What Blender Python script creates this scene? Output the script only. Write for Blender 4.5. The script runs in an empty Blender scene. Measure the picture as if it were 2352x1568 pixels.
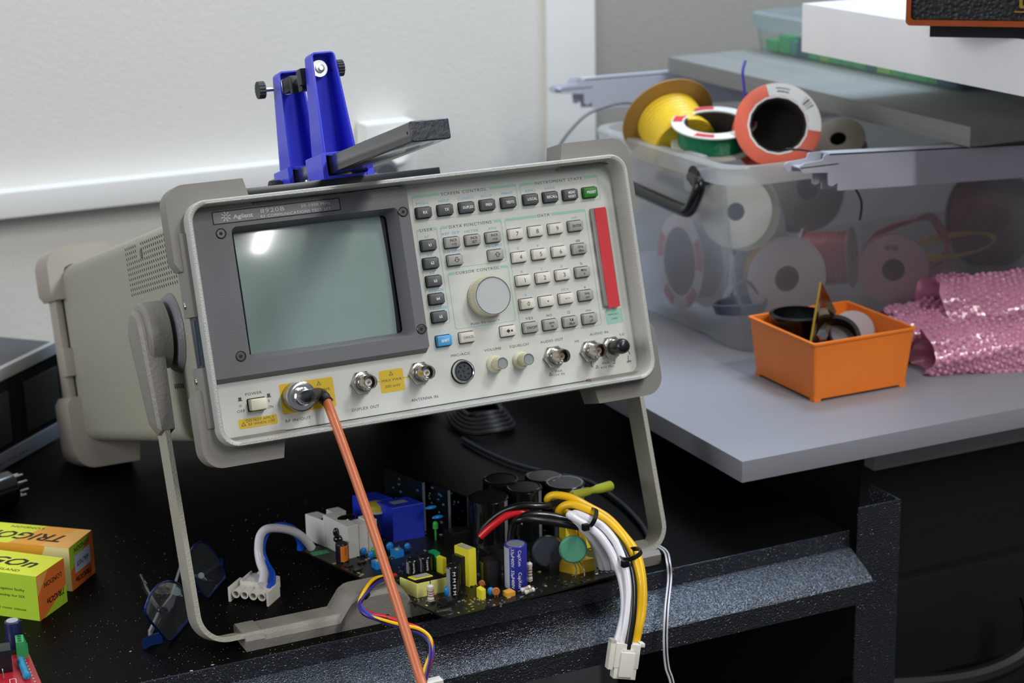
import bpy, bmesh, math, random
from mathutils import Matrix, Vector
from math import pi, sin, cos, radians
random.seed(7)
S = bpy.context.scene
COL = S.collection
# ---------------------------------------------------------------- camera
# world: x along the bench edge, y into the room, z up, bench top z=0
CAM = Vector((-0.34776653, -1.25460418, 0.592)); F = 4430.07; CX, CY = 1176.0, 784.0
RW = Matrix(((0.9020496421804299, -0.13861227632586068, 0.4087702042638645),
             (-0.43114520618854607, -0.24437413614315276, 0.8685592051005642),
             (-0.020500102994727324, -0.9597228341745606, -0.2801996205228595)))
cam = bpy.data.cameras.new('camera'); co = bpy.data.objects.new('camera', cam); COL.objects.link(co)
cr = RW @ Vector((1, 0, 0)); cu = RW @ Vector((0, -1, 0)); cb = RW @ Vector((0, 0, -1))
co.matrix_world = Matrix(((cr.x, cu.x, cb.x, CAM.x), (cr.y, cu.y, cb.y, CAM.y), (cr.z, cu.z, cb.z, CAM.z), (0, 0, 0, 1)))
cam.sensor_width = 36.0; cam.lens = F / 2352 * 36
cam.dof.use_dof = True; cam.dof.focus_distance = 1.35; cam.dof.aperture_fstop = 9.5
cam.clip_start = .05
S.camera = co
S.view_settings.view_transform = 'Standard'; S.view_settings.look = 'None'
S.view_settings.gamma = 1; S.view_settings.use_curve_mapping = False; S.view_settings.exposure = 0.0
# ---------------------------------------------------------------- light
W = bpy.data.worlds.new('world'); S.world = W; W.use_nodes = True
bg = W.node_tree.nodes['Background']; bg.inputs[0].default_value = (0.9, 0.95, 1.0, 1); bg.inputs[1].default_value = 0.16

def area(name, loc, target, sx, sy, power, col=(1, 1, 1), roll=0):
    l = bpy.data.lights.new(name, 'AREA'); l.shape = 'RECTANGLE'; l.size = sx; l.size_y = sy; l.energy = power; l.color = col
    o = bpy.data.objects.new(name, l); COL.objects.link(o); o.location = loc
    d = (Vector(target) - Vector(loc)).normalized(); q = d.to_track_quat('-Z', 'Y'); o.rotation_euler = (q.to_matrix() @ Matrix.Rotation(roll, 3, 'Z')).to_euler()
    return o
area('ceiling_tube', (0.65, -2.1, 1.75), (0.65, -2.1, 0), 0.09, 1.5, 34, (1.0, .98, .95))
area('bench_lamp', (0.95, -1.0, 1.75), (0.3, .1, .1), 0.30, 0.30, 11, (1.0, .97, .93))
area('window_daylight', (-1.9, -.40, .85), (0.6, .2, .1), 1.3, 1.2, 24, (.93, .96, 1.0))
area('roof_window', (1.15, .33, 1.85), (.45, -.05, 0), 1.2, .55, 38, (.60, .78, 1.0))
area('ceiling_panel', (0.1, 0.0, 1.95), (0.1, .5, .3), 1.6, .8, 7, (1.0, .98, .94))

# ---------------------------------------------------------------- unprojection helpers (photo pixel + known plane -> place)
def ray(px, py): return RW @ Vector(((px - CX) / F, (py - CY) / F, 1.0))
def wz(px, py, z=0.0): r = ray(px, py); return CAM + r * ((z - CAM.z) / r.z)
def wy(px, py, y): r = ray(px, py); return CAM + r * ((y - CAM.y) / r.y)
def wx(px, py, x): r = ray(px, py); return CAM + r * ((x - CAM.x) / r.x)
TH = 0.2963123
XI = Vector((1, 0, 0)); YI = Vector((0, cos(TH), -sin(TH))); ZI = Vector((0, sin(TH), cos(TH)))
OI = Vector((0, 0, 0.3208))
MI = Matrix(((1, 0, 0, OI.x), (0, YI.y, ZI.y, OI.y), (0, YI.z, ZI.z, OI.z), (0, 0, 0, 1)))
def qp(px, py, y=.02):      # pixel on the plane at depth y behind the test set's front rim -> (x, z) there
    r = ray(px, py); k = (y - (CAM - OI).dot(YI)) / r.dot(YI); d = CAM + r * k - OI
    return d.x, d.dot(ZI)
def wi(px, py, y=.02):
    x, z = qp(px, py, y); return OI + XI * x + YI * y + ZI * z

# ---------------------------------------------------------------- materials
def lin(h):
    if isinstance(h, tuple): return h
    v = [int(h[i:i + 2], 16) / 255 for i in (0, 2, 4)]
    return tuple((c / 12.92 if c <= .04045 else ((c + .055) / 1.055) ** 2.4) for c in v)
MATS = {}
def M(name, col='808080', rough=.5, metal=0, bump=0, bscale=800, spec=.5, coat=0, var=0, vscale=30, trans=0, alpha=1, emit=0, kind='noise', sss=0, detail=3, ior=1.45):
    if name in MATS: return MATS[name]
    m = bpy.data.materials.new(name); m.use_nodes = True; nt = m.node_tree; b = nt.nodes['Principled BSDF']
    c = lin(col)
    b.inputs['Base Color'].default_value = (*c, 1); b.inputs['Roughness'].default_value = rough; b.inputs['Metallic'].default_value = metal
    b.inputs['Specular IOR Level'].default_value = spec; b.inputs['Coat Weight'].default_value = coat; b.inputs['Coat Roughness'].default_value = .08
    b.inputs['Transmission Weight'].default_value = trans; b.inputs['Alpha'].default_value = alpha; b.inputs['IOR'].default_value = ior
    if emit: b.inputs['Emission Color'].default_value = (*c, 1); b.inputs['Emission Strength'].default_value = emit
    tc = nt.nodes.new('ShaderNodeTexCoord')
    vv = var if var else .04
    n = nt.nodes.new('ShaderNodeTexNoise'); n.inputs['Scale'].default_value = vscale; n.inputs['Detail'].default_value = 4
    nt.links.new(tc.outputs['Object'], n.inputs['Vector'])
    mx = nt.nodes.new('ShaderNodeMix'); mx.data_type = 'RGBA'
    mx.inputs[6].default_value = (*[max(0, x * (1 - vv)) for x in c], 1); mx.inputs[7].default_value = (*[min(1, x * (1 + vv)) for x in c], 1)
    nt.links.new(n.outputs['Fac'], mx.inputs[0]); nt.links.new(mx.outputs[2], b.inputs['Base Color'])
    if bump:
        if kind == 'noise':
            t = nt.nodes.new('ShaderNodeTexNoise'); t.inputs['Scale'].default_value = bscale; t.inputs['Detail'].default_value = detail; out = t.outputs['Fac']
        else:
            t = nt.nodes.new('ShaderNodeTexVoronoi'); t.inputs['Scale'].default_value = bscale; t.feature = 'SMOOTH_F1'; out = t.outputs['Distance']
        nt.links.new(tc.outputs['Object'], t.inputs['Vector'])
        bp = nt.nodes.new('ShaderNodeBump'); bp.inputs['Strength'].default_value = bump; bp.inputs['Distance'].default_value = .001
        nt.links.new(out, bp.inputs['Height']); nt.links.new(bp.outputs['Normal'], b.inputs['Normal']); nt.links.new(bp.outputs['Normal'], b.inputs['Coat Normal'])
    MATS[name] = m; return m
def frosted(name, col, haze, rough=.2, gl=.25):
    m = bpy.data.materials.new(name); m.use_nodes = True; nt = m.node_tree; nt.nodes.clear(); N = nt.nodes.new
    out = N('ShaderNodeOutputMaterial'); tr = N('ShaderNodeBsdfTransparent'); di = N('ShaderNodeBsdfDiffuse'); tl = N('ShaderNodeBsdfTranslucent'); g = N('ShaderNodeBsdfGlossy')
    c = (*lin(col), 1); di.inputs[0].default_value = c; tl.inputs[0].default_value = c; g.inputs['Roughness'].default_value = rough
    nz = N('ShaderNodeTexNoise'); nz.inputs['Scale'].default_value = 6; tc = N('ShaderNodeTexCoord'); nt.links.new(tc.outputs['Object'], nz.inputs['Vector'])
    mr = N('ShaderNodeMapRange'); mr.inputs[3].default_value = haze * .85; mr.inputs[4].default_value = haze * 1.15; nt.links.new(nz.outputs['Fac'], mr.inputs[0])
    m1 = N('ShaderNodeMixShader'); m1.inputs[0].default_value = .5; nt.links.new(di.outputs[0], m1.inputs[1]); nt.links.new(tl.outputs[0], m1.inputs[2])
    m2 = N('ShaderNodeMixShader'); nt.links.new(mr.outputs[0], m2.inputs[0]); nt.links.new(tr.outputs[0], m2.inputs[1]); nt.links.new(m1.outputs[0], m2.inputs[2])
    fr = N('ShaderNodeFresnel'); fr.inputs[0].default_value = 1.45; mm = N('ShaderNodeMath'); mm.operation = 'MULTIPLY'; mm.inputs[1].default_value = gl * 2; nt.links.new(fr.outputs[0], mm.inputs[0])
    m3 = N('ShaderNodeMixShader'); nt.links.new(mm.outputs[0], m3.inputs[0]); nt.links.new(m2.outputs[0], m3.inputs[1]); nt.links.new(g.outputs[0], m3.inputs[2])
    nt.links.new(m3.outputs[0], out.inputs[0]); MATS[name] = m; return m

# ---------------------------------------------------------------- mesh builder
def rrect(x0, x1, z0, z1, r, n=6):
    """rounded rectangle, counter-clockwise list of 2D points"""
    pts = []
    for cx, cz, a0 in ((x1 - r, z1 - r, 0), (x0 + r, z1 - r, 90), (x0 + r, z0 + r, 180), (x1 - r, z0 + r, 270)):
        for i in range(n + 1):
            a = radians(a0 + 90 * i / n); pts.append((cx + r * cos(a), cz + r * sin(a)))
    return pts
def catmull(P, n=8, closed=False):
    P = [Vector(p) for p in P]
    if len(P) < 3: return P
    out = []; m = len(P)
    for i in range(m - 1):
        p0 = P[max(i - 1, 0)]; p1 = P[i]; p2 = P[i + 1]; p3 = P[min(i + 2, m - 1)]
        for k in range(n):
            t = k / n
            out.append(.5 * ((2 * p1) + (p2 - p0) * t + (2 * p0 - 5 * p1 + 4 * p2 - p3) * t * t + (3 * p1 - p0 - 3 * p2 + p3) * t ** 3))
    out.append(P[-1]); return out
def basis(n):
    n = Vector(n).normalized(); a = Vector((0, 0, 1)) if abs(n.z) < .9 else Vector((1, 0, 0))
    u = a.cross(n).normalized(); v = n.cross(u); return u, v, n
_txt = {}
def textmesh(s, bold=False, sp=1.0, ital=False):
    k = (s, bold, sp, ital)
    if k in _txt: return _txt[k]
    c = bpy.data.curves.new('t', 'FONT'); c.body = s; c.size = 1; c.space_character = sp; c.resolution_u = 2
    if bold: c.offset = .018
    if ital: c.shear = .35
    o = bpy.data.objects.new('t', c); me = bpy.data.meshes.new_from_object(o)
    vs = [v.co.copy() for v in me.vertices]; fs = [tuple(p.vertices) for p in me.polygons]
    bpy.data.objects.remove(o); bpy.data.curves.remove(c); bpy.data.meshes.remove(me)
    _txt[k] = (vs, fs); return _txt[k]
class MB:
    def __init__(s): s.v = []; s.f = []; s.m = []
    def add(s, vs, fs, mi=0):
        o = len(s.v); s.v += [tuple(v) for v in vs]
        for f in fs: s.f.append(tuple(i + o for i in f)); s.m.append(mi)
        return s
    def quad(s, a, b, c, d, mi=0): return s.add([a, b, c, d], [(0, 1, 2, 3)], mi)
    def loft(s, loops, mi=0, cap0=True, cap1=True):
        n = len(loops[0]); vs = [p for l in loops for p in l]; fs = []
        for k in range(len(loops) - 1):
            for i in range(n):
                j = (i + 1) % n; fs.append((k * n + i, k * n + j, (k + 1) * n + j, (k + 1) * n + i))
        if cap0: fs.append(tuple(reversed(range(n))))
        if cap1: fs.append(tuple((len(loops) - 1) * n + i for i in range(n)))
        return s.add(vs, fs, mi)
    def box(s, x0, x1, y0, y1, z0, z1, mi=0, b=0, T=None):
        if x0 > x1: x0, x1 = x1, x0
        if y0 > y1: y0, y1 = y1, y0
        if z0 > z1: z0, z1 = z1, z0
        b = min(b, (x1 - x0) * .45, (y1 - y0) * .45, (z1 - z0) * .45) if b else 0
        if not b:
            vs = [(x, y, z) for z in (z0, z1) for y in (y0, y1) for x in (x0, x1)]
            fs = [(0, 2, 3, 1), (4, 5, 7, 6), (0, 1, 5, 4), (2, 6, 7, 3), (0, 4, 6, 2), (1, 3, 7, 5)]
        else:
            bm = bmesh.new(); bmesh.ops.create_cube(bm, size=1)
            for v in bm.verts: v.co = Vector(((x0 + x1) / 2 + v.co.x * (x1 - x0), (y0 + y1) / 2 + v.co.y * (y1 - y0), (z0 + z1) / 2 + v.co.z * (z1 - z0)))
            bmesh.ops.bevel(bm, geom=list(bm.edges), offset=b, segments=2, profile=.7, affect='EDGES')
            bm.verts.index_update(); vs = [v.co.copy() for v in bm.verts]; fs = [tuple(v.index for v in f.verts) for f in bm.faces]; bm.free()
        if T is not None: vs = [T @ Vector(v) for v in vs]
        return s.add(vs, fs, mi)
    def prism(s, poly, h0, h1, fr, mi=0, cap0=True, cap1=True):
        """extrude a 2D polygon; fr(a,b,h)->3D"""
        return s.loft([[fr(a, b, h0) for a, b in poly], [fr(a, b, h1) for a, b in poly]], mi, cap0, cap1)
    def lathe(s, prof, p, axis, n=32, mi=0, cap0=True, cap1=True):
        u, v, w = basis(axis); p = Vector(p)
        loops = [[p + w * h + (u * cos(2 * pi * i / n) + v * sin(2 * pi * i / n)) * r for i in range(n)] for r, h in prof]
        return s.loft(loops, mi, cap0, cap1)
    def cyl(s, p, axis, L, r, r2=None, n=24, mi=0, bev=0):
        r2 = r if r2 is None else r2
        if bev: return s.lathe([(r - bev, 0), (r, bev), (r2, L - bev), (r2 - bev, L)], p, axis, n, mi)
        return s.lathe([(r, 0), (r2, L)], p, axis, n, mi)
    def ribbed(s, p, axis, L, r, depth, ribs, mi=0, r2=None):
        u, v, w = basis(axis); p = Vector(p); n = ribs * 4; r2 = r2 or r
        def loop(h, rr): return [p + w * h + (u * cos(2 * pi * i / n) + v * sin(2 * pi * i / n)) * (rr if i % 4 < 2 else rr - depth) for i in range(n)]
        return s.loft([loop(0, r), loop(L, r2)], mi)
    def tube(s, pts, r, n=10, mi=0, smooth=8, caps=True):
        P = catmull(pts, smooth) if smooth else [Vector(p) for p in pts]
        m = len(P); rr = (lambda i: r) if not isinstance(r, (list, tuple)) else (lambda i: r[min(len(r) - 1, int(i / max(1, m - 1) * (len(r) - 1) + .5))])
        t0 = (P[1] - P[0]).normalized(); u, v, _ = basis(t0); loops = []
        for i in range(m):
            t = (P[min(i + 1, m - 1)] - P[max(i - 1, 0)]).normalized()
            u = (u - t * u.dot(t)).normalized(); v = t.cross(u)
            loops.append([P[i] + (u * cos(2 * pi * k / n) + v * sin(2 * pi * k / n)) * rr(i) for k in range(n)])
        return s.loft(loops, mi, caps, caps)
    def strip(s, pts, wvec, thick, mi=0):
        """flat band: path, width vector, thickness"""
        P = [Vector(p) for p in pts]; w = Vector(wvec); loops = []
        for i in range(len(P)):
            t = (P[min(i + 1, len(P) - 1)] - P[max(i - 1, 0)]).normalized(); nn = t.cross(w).normalized() * thick / 2
            loops.append([P[i] - w / 2 - nn, P[i] + w / 2 - nn, P[i] + w / 2 + nn, P[i] - w / 2 + nn])
        return s.loft(loops, mi)
    def sphere(s, c, r, mi=0, nu=16, nv=10, sc=(1, 1, 1)):
        c = Vector(c); vs = [c + Vector((0, 0, -r * sc[2]))]; fs = []
        for j in range(1, nv):
            a = -pi / 2 + pi * j / nv
            for i in range(nu): b = 2 * pi * i / nu; vs.append(c + Vector((r * sc[0] * cos(a) * cos(b), r * sc[1] * cos(a) * sin(b), r * sc[2] * sin(a))))
        vs.append(c + Vector((0, 0, r * sc[2])))
        for i in range(nu): fs.append((0, 1 + (i + 1) % nu, 1 + i)); fs.append((len(vs) - 1, 1 + (nv - 2) * nu + i, 1 + (nv - 2) * nu + (i + 1) % nu))
        for j in range(nv - 2):
            for i in range(nu): a = 1 + j * nu + i; b = 1 + j * nu + (i + 1) % nu; fs.append((a, b, b + nu, a + nu))
        return s.add(vs, fs, mi)
    def text(s, body, c, u, v, w, h, mi=0, bold=False, sp=1.0, ital=False, left=False):
        """lettering centred on c; w total width (None = natural), h capital height"""
        vs, fs = textmesh(body, bold, sp, ital)
        if not vs: return s
        x0 = min(a.x for a in vs); x1 = max(a.x for a in vs); H = .73
        sy = h / H; sx = (w / (x1 - x0)) if w else sy
        xc = x0 if left else (x0 + x1) / 2; c = Vector(c); u = Vector(u); v = Vector(v)
        return s.add([c + u * ((a.x - xc) * sx) + v * ((a.y - H / 2) * sy) for a in vs], fs, mi)
    def build(s, name, mats, parent=None, M=None, label=None, ang=35, smooth=True):
        me = bpy.data.meshes.new(name); me.from_pydata(s.v, [], s.f)
        if not isinstance(mats, (list, tuple)): mats = [mats]
        for m in mats: me.materials.append(m)
        me.polygons.foreach_set('material_index', s.m)
        bm = bmesh.new(); bm.from_mesh(me)
        cl = [f for f in bm.faces]; bmesh.ops.recalc_face_normals(bm, faces=cl); bm.to_mesh(me); bm.free()
        if smooth:
            me.polygons.foreach_set('use_smooth', [True] * len(me.polygons)); me.set_sharp_from_angle(angle=radians(ang))
        o = bpy.data.objects.new(name, me); COL.objects.link(o)
        if parent is None and M is None:
            # top-level mesh: put the origin at the foot of the mesh
            xs = [v.co for v in me.vertices]; c = Vector((sum(v.x for v in xs) / len(xs), sum(v.y for v in xs) / len(xs), min(v.z for v in xs)))
            me.transform(Matrix.Translation(-c)); o.location = c
        else:
            wm = M if M is not None else Matrix.Identity(4)
            if parent is not None:
                o.parent = parent; o.matrix_basis = WM[parent.name].inverted() @ wm
            else: o.matrix_basis = wm
            WM[o.name] = wm
        if label: o['label'] = label
        if o.name not in WM: WM[o.name] = Matrix.Translation(o.location)
        return o
WM = {}
def thing(name, label, cat, loc, group=None, rotz=0):
    o = bpy.data.objects.new(name, None); o.empty_display_size = .02; COL.objects.link(o); o.location = loc; o.rotation_euler = (0, 0, rotz)
    o['label'] = label; o['category'] = cat
    if group: o['group'] = group
    WM[o.name] = Matrix.Translation(Vector(loc)) @ Matrix.Rotation(rotz, 4, 'Z'); return o
def tag(o, label, cat, group=None):
    o['label'] = label; o['category'] = cat
    if group: o['group'] = group
    return o
def struct(o): o['kind'] = 'structure'; return o
def frame(o, u, v, n):
    """matrix from origin and axes"""
    u, v, n = Vector(u), Vector(v), Vector(n); o = Vector(o)
    return Matrix(((u.x, v.x, n.x, o.x), (u.y, v.y, n.y, o.y), (u.z, v.z, n.z, o.z), (0, 0, 0, 1)))
# ================================================================ the room
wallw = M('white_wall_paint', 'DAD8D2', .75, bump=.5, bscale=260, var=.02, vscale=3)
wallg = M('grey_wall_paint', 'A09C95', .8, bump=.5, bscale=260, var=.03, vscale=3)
trimm = M('white_trim_paint', 'E6E5E1', .45)
floorm = M('dark_floor', '2A2828', .6, var=.25, vscale=4)
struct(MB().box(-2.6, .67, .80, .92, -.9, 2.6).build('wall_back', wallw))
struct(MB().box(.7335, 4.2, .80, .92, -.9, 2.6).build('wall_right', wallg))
struct(MB().box(.669, .7335, .792, .92, -.9, 2.6).build('trim_1', trimm))
struct(MB().box(-2.6, 4.2, -3.2, .92, -1.0, -.9).build('floor', floorm))
# cable trunking on the wall with an outlet at its end
a = wy(0, 445, .77); b = wy(0, 505, .77); e = wy(842, 300, .77)
mb = MB(); mb.box(-1.8, e.x, .772, .8, b.z, a.z, b=.002)
struct(mb.build('trim_2', trimm))
a = wy(842, 288, .765); b = wy(962, 392, .765)
t = thing('wall_socket', 'white wall socket box at the right end of the white cable trunking', 'socket', ((a.x + b.x) / 2, .8, b.z))
MB().box(a.x, b.x, .768, .8, b.z - .008, a.z, b=.004).build('socket_box', trimm, t)
MB().lathe([(.019, 0), (.019, .006), (.016, .006), (.016, .001)], ((a.x + b.x) / 2 + .004, .768, (a.z + b.z) / 2), (0, -1, 0), 32).build('socket_ring', trimm, t)
p = wy(893, 402, .72)
t = thing('power_plug', 'round dark grey power plug in the wall socket behind the black base plate', 'plug', (p.x, .767, p.z - .015))
MB().lathe([(.014, 0), (.017, .01), (.017, .034), (.012, .042)], (p.x, .767, p.z), (0, -1, 0), 24).build('plug_body', M('dark_grey_plastic', '4A4C50', .5), t)

# ================================================================ workbench
hammer = M('hammered_black_paint', '454B54', .17, metal=.8, bump=1.0, bscale=850, kind='noise', spec=1.0, coat=.6, detail=1)
hammer.node_tree.nodes['Principled BSDF'].inputs['Coat Roughness'].default_value = .12
for n_ in hammer.node_tree.nodes:
    if n_.type == 'BUMP': n_.inputs['Distance'].default_value = .0011
topm = M('black_bench_laminate', '070707', .5, spec=.08, bump=.12, bscale=900, var=.3, vscale=90)
t = thing('workbench', 'black steel workbench with hammered finish and glossy black top', 'bench', (.0, .35, -.9))
X1 = .5175; YE = -.0525
mb = MB(); mb.box(-1.3, X1, YE + .0018, .796, -.02, 0); mb.build('bench_top', topm, t)
# dust specks on the top: paint flecks, stuff
mb = MB(); mb.prism([(YE, -.0125), (YE + .0018, -.0125), (YE + .0018, .0012), (YE, .0012)], -1.3, X1, lambda a, b, h: (h, a, b)); mb.build('edge_lip', hammer, t)
prof = [(YE + .002, -.0125), (YE - .004, -.0132), (YE - .030, -.0255), (YE - .034, -.030), (YE - .034, -.047), (YE + .002, -.047)]
mb = MB(); mb.prism(prof, -1.3, X1 - .001, lambda a, b, h: (h, a, b)); mb.build('front_rail', hammer, t, ang=25)
px0, px1 = .5172, .5585
mb = MB(); mb.box(px0, px1, -.0635, -.0617, -.9, .0243); mb.box(px1 - .0018, px1, -.0617, -.022, -.9, .0243);
mb.build('post', hammer, t)
mb = MB(); mb.box(-1.3, -1.26, -.0635, -.0617, -.9, .0243); mb.build('post', hammer, t)
mb = MB(); mb.box(px0, px1, .75, .79, -.9, .0); mb.build('post', hammer, t)
mb = MB(); mb.box(-1.29, .515, .70, .71, -.9, -.03); mb.build('under_bench_shade', M('matt_shade_black', '0C0C0D', .8), t)  # added black sheet hiding the lit wall, stands in for shade under the bench
# specks of dust
dm = M('dust', 'B9B3A6', .9)
mb = MB(); rd = random.Random(3)
for i in range(900):
    x = rd.uniform(-.16, .3); y = YE + .004 + (rd.random() ** 1.6) * .28; r = rd.choice([.00012, .00016, .0002, .00025, .0003]) if rd.random() < .98 else rd.uniform(.0007, .0014)
    a = rd.random() * 6; n = 4
    pts = [(x + r * cos(a + k * pi / 2) * (1 + .5 * (k % 2)), y + r * sin(a + k * pi / 2)) for k in range(n)]
    mb.add([(q[0], q[1], .00005) for q in pts] + [(x, y, .0003)], [(0, 1, 4), (1, 2, 4), (2, 3, 4), (3, 0, 4)])
o = mb.build('dust', dm, t); o['kind'] = 'stuff'; o['label'] = 'pale dust specks and paint flecks on the black top'

# ================================================================ grey shelf board on the right
boardm = M('grey_board_paint', '8C8D95', .42, var=.05, vscale=12, bump=.15, bscale=120)
mb = MB(); mb.box(.4263, 1.9, -.0323, .62, .0520, .07, b=.0008)
tag(mb.build('shelf_board', boardm), 'wide grey painted board carrying the tub of spools and orange tray', 'shelf')
bk = M('black_plastic', '101113', .5)
mb = MB(); mb.box(.52, .78, .10, .40, -.88, .0517, b=.004); mb.box(.515, .785, .095, .405, -.02, .0, b=.003)
# support crate stands right of the bench, under the board
t = thing('support_crate', 'dark crate below the wide grey board, right of the bench post', 'crate', (.83, .2, -.9))
MB().box(.60, 1.5, .05, .5, -.9, .0516, b=.004).build('crate_body', M('dark_crate', '0D0D0E', .7, var=.3, vscale=8), t)
for i, zz in enumerate((-.10, -.24, -.38)):
    MB().box(.62, 1.48, .035, .05, zz - .1, zz, b=.003).build('drawer_front', M('smoky_drawer', '131416', .5, var=.3, vscale=14), t)
p0 = wy(2200, 1043, .03)
MB().box(.60, 1.6, .03, .045, p0.z, .0515, b=.001).build('light_panel', M('pale_panel', '9A989C', .7), t, label='pale grey strip under the board')
pts = [wy(1900, 1560, .0), wy(2180, 1540, -.02), wy(2320, 1480, -.02), wy(2340, 1400, -.01), wy(2330, 1350, 0)]
mb = MB(); mb.tube([p + Vector((0, -.02, 0)) for p in pts], .009, 10)
tag(mb.build('loop_cable', bk), 'thick dark cable looping in the shadow at the bottom right', 'cable')

# ================================================================ brackets and boards stacked above the tub
brm = M('pale_bracket_enamel', 'BEC0CB', .35, metal=.1)
def bracket(y, tip, drop, label):
    t = thing('shelf_bracket', label, 'bracket', (tip[0], y, tip[1] - .03), 'pale metal shelf brackets')
    x0, z0 = tip
    def prof(dx=0):
        P = [(0, 0), (.0008, .0028), (.004, .0044), (.020, .0052), (.0235, .0058), (.0245, .0090), (.0265, .0105), (.62, .0105 - drop), (.62, -.052), (.040, -.0235), (.0395, -.0165), (.0335, -.0190), (.0300, -.0175), (.0290, -.0062), (.012, -.0048), (.003, -.0038)]
        return [(x0 + a + dx, z0 + b) for a, b in P]
    fr = lambda a, b, h: (a, h, b)
    mb = MB(); mb.prism(prof(), y, y + .0015, fr); mb.build('side_plate', brm, t)
    mb = MB(); mb.prism(prof(-.008), y + .013, y + .0145, fr); mb.build('side_plate', brm, t)
    mb = MB(); mb.prism([(x0 + .03, z0 + .0090), (x0 + .62, z0 + .0090 - drop), (x0 + .62, z0 + .0105 - drop), (x0 + .03, z0 + .0105)], y, y + .0145, fr); mb.build('top_web', brm, t)
    mb = MB(); mb.prism([(x0 + .0, z0 + .0), (x0 + .0, z0 + .001), (x0 + .04, z0 + .001), (x0 + .04, z0)], y, y + .0145, fr); mb.build('tongue_web', brm, t)
p = wy(1838, 388, .125); bracket(.125, (p.x, p.z), .034, 'pale metal shelf bracket with notched end in front of the clear tub')
p = wy(1288, 208, .66); bracket(.66, (p.x, p.z), .006, 'pale metal shelf bracket behind the clear tub, tip over the white pilaster')
wood = M('grey_painted_wood', '868783', .55, var=.2, vscale=60, bump=.5, bscale=90)
wn = wood.node_tree; tcn = [n for n in wn.nodes if n.type == 'TEX_COORD'][0]; mp = wn.nodes.new('ShaderNodeMapping'); mp.inputs['Scale'].default_value = (1, .12, 3)
wn.links.new(tcn.outputs['Object'], mp.inputs['Vector'])
for n in wn.nodes:
    if n.type == 'TEX_NOISE': wn.links.new(mp.outputs[0], n.inputs['Vector'])
mb = MB(); mb.box(.755, 1.7, .115, .655, .2655, .284, b=.0006)
tag(mb.build('wooden_board', wood), 'grey stained wooden board lying across the two brackets', 'board')
# green-content clear box on it
clr = frosted('clear_lid_plastic', 'C3CFD6', .55)
clb = frosted('clear_box_plastic', 'B4C2C0', .28)
t = thing('storage_box', 'clear plastic box with green contents on the wooden board', 'box', (1.1, .46, .284))
gx0, gy0, gy1 = .858, .27, .652
def rr_loft(mb, rings, T, mi=0, c0=False, c1=False):
    mb.loft([[T(a, b, z) for a, b in rrect(x0, x1, y0, y1, r)] for x0, x1, y0, y1, r, z in rings], mi, c0, c1)
I3 = lambda a, b, c: (a, b, c)
mb = MB(); rr_loft(mb, [(gx0 + .008, 1.4, gy0 + .008, gy1 - .008, .012, .2842), (gx0 + .004, 1.404, gy0 + .004, gy1 - .004, .014, .316)], I3, c0=True); mb.build('box_body', clb, t)
mb = MB(); rr_loft(mb, [(gx0, 1.408, gy0, gy1, .014, .311), (gx0, 1.408, gy0, gy1, .014, .3275), (gx0 + .004, 1.404, gy0 + .004, gy1 - .004, .012, .3295)], I3, c1=True); mb.build('box_lid', clr, t)
gm = [M('green_card', '3FA65A', .6), M('teal_card', '3E8E7E', .6), M('lime_card', '86BE3C', .6), M('slate_card', '39566E', .6)]
rd = random.Random(5); y = gy0 + .015
k = 0
while y < gy1 - .03:
    d = rd.uniform(.012, .04)
    MB().box(gx0 + .014, 1.0 + rd.uniform(0, .1), y, min(y + d, gy1 - .012), .286, .303 + rd.uniform(-.006, .006), b=.001).build('green_packet', gm[rd.choice([0, 0, 1, 2, 3])], t); y += d + .002; k += 1
wb = M('white_laminate', 'F4F3F5', .35)
mb = MB(); mb.box(.70, 1.7, -.09, .3045, .334, .3801, b=.0008)
tag(mb.build('white_shelf', wb), 'thick white shelf board stacked above the clear box, under the radio', 'shelf')
# radio
z = .392; p = wz(2080, 58, z); q = wz(2352, 62, z); u = (q - p); u.z = 0; u.normalize(); bdir = Vector((-u.y, u.x, 0))
t = thing('radio', 'radio with black grille and orange-brown wooden frame on the white shelf', 'radio', p + u * .15 + bdir * .08 + Vector((0, 0, -.012)))
T = frame(p, u, bdir, (0, 0, 1))
fm = M('orange_wood_frame', '8A3F17', .35, coat=.4, var=.2, vscale=40)
fr = lambda a, b, h: (a, h, b)
def ring(mb, outer, inner, h0, h1, fr, mi=0):
    mb.loft([[fr(a, b, h1) for a, b in inner], [fr(a, b, h0) for a, b in inner], [fr(a, b, h0) for a, b in outer], [fr(a, b, h1) for a, b in outer], [fr(a, b, h1) for a, b in inner]], mi, False, False)
mb = MB(); ring(mb, rrect(0, .34, 0, .2, .004), rrect(.004, .336, .0045, .195, .003), -.002, .15, fr); mb.prism(rrect(.004, .336, .0045, .195, .003), .145, .15, fr); mb.build('cabinet', fm, t, T)
grm = M('black_leatherette', '15171A', .45, bump=1, bscale=340, kind='vor', spec=.6)
mb = MB(); mb.prism(rrect(.0045, .3355, .005, .1945, .003), .0015, .01, fr); mb.build('grille', grm, t, T)
mb = MB(); mb.box(.018, .32, .02, .13, -.0118, 0); mb.build('base', bk, t, T)
gold = M('gold_badge', 'D2A552', .3, metal=.8)
s0 = p + u * 0; gx = (wz(2337, 62, z) - p).length
mb = MB(); mb.box(gx - .003, gx + .06, -.0008, .0015, .0115, .0125)
for k in range(1): ring(mb, rrect(gx + .0005 + k * .017, gx + .0145 + k * .017, .0148, .034, .002), rrect(gx + .003 + k * .017, gx + .012 + k * .017, .0168, .032, .001), -.0008, .0015, fr)
mb.build('badge', gold, t, T)

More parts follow.
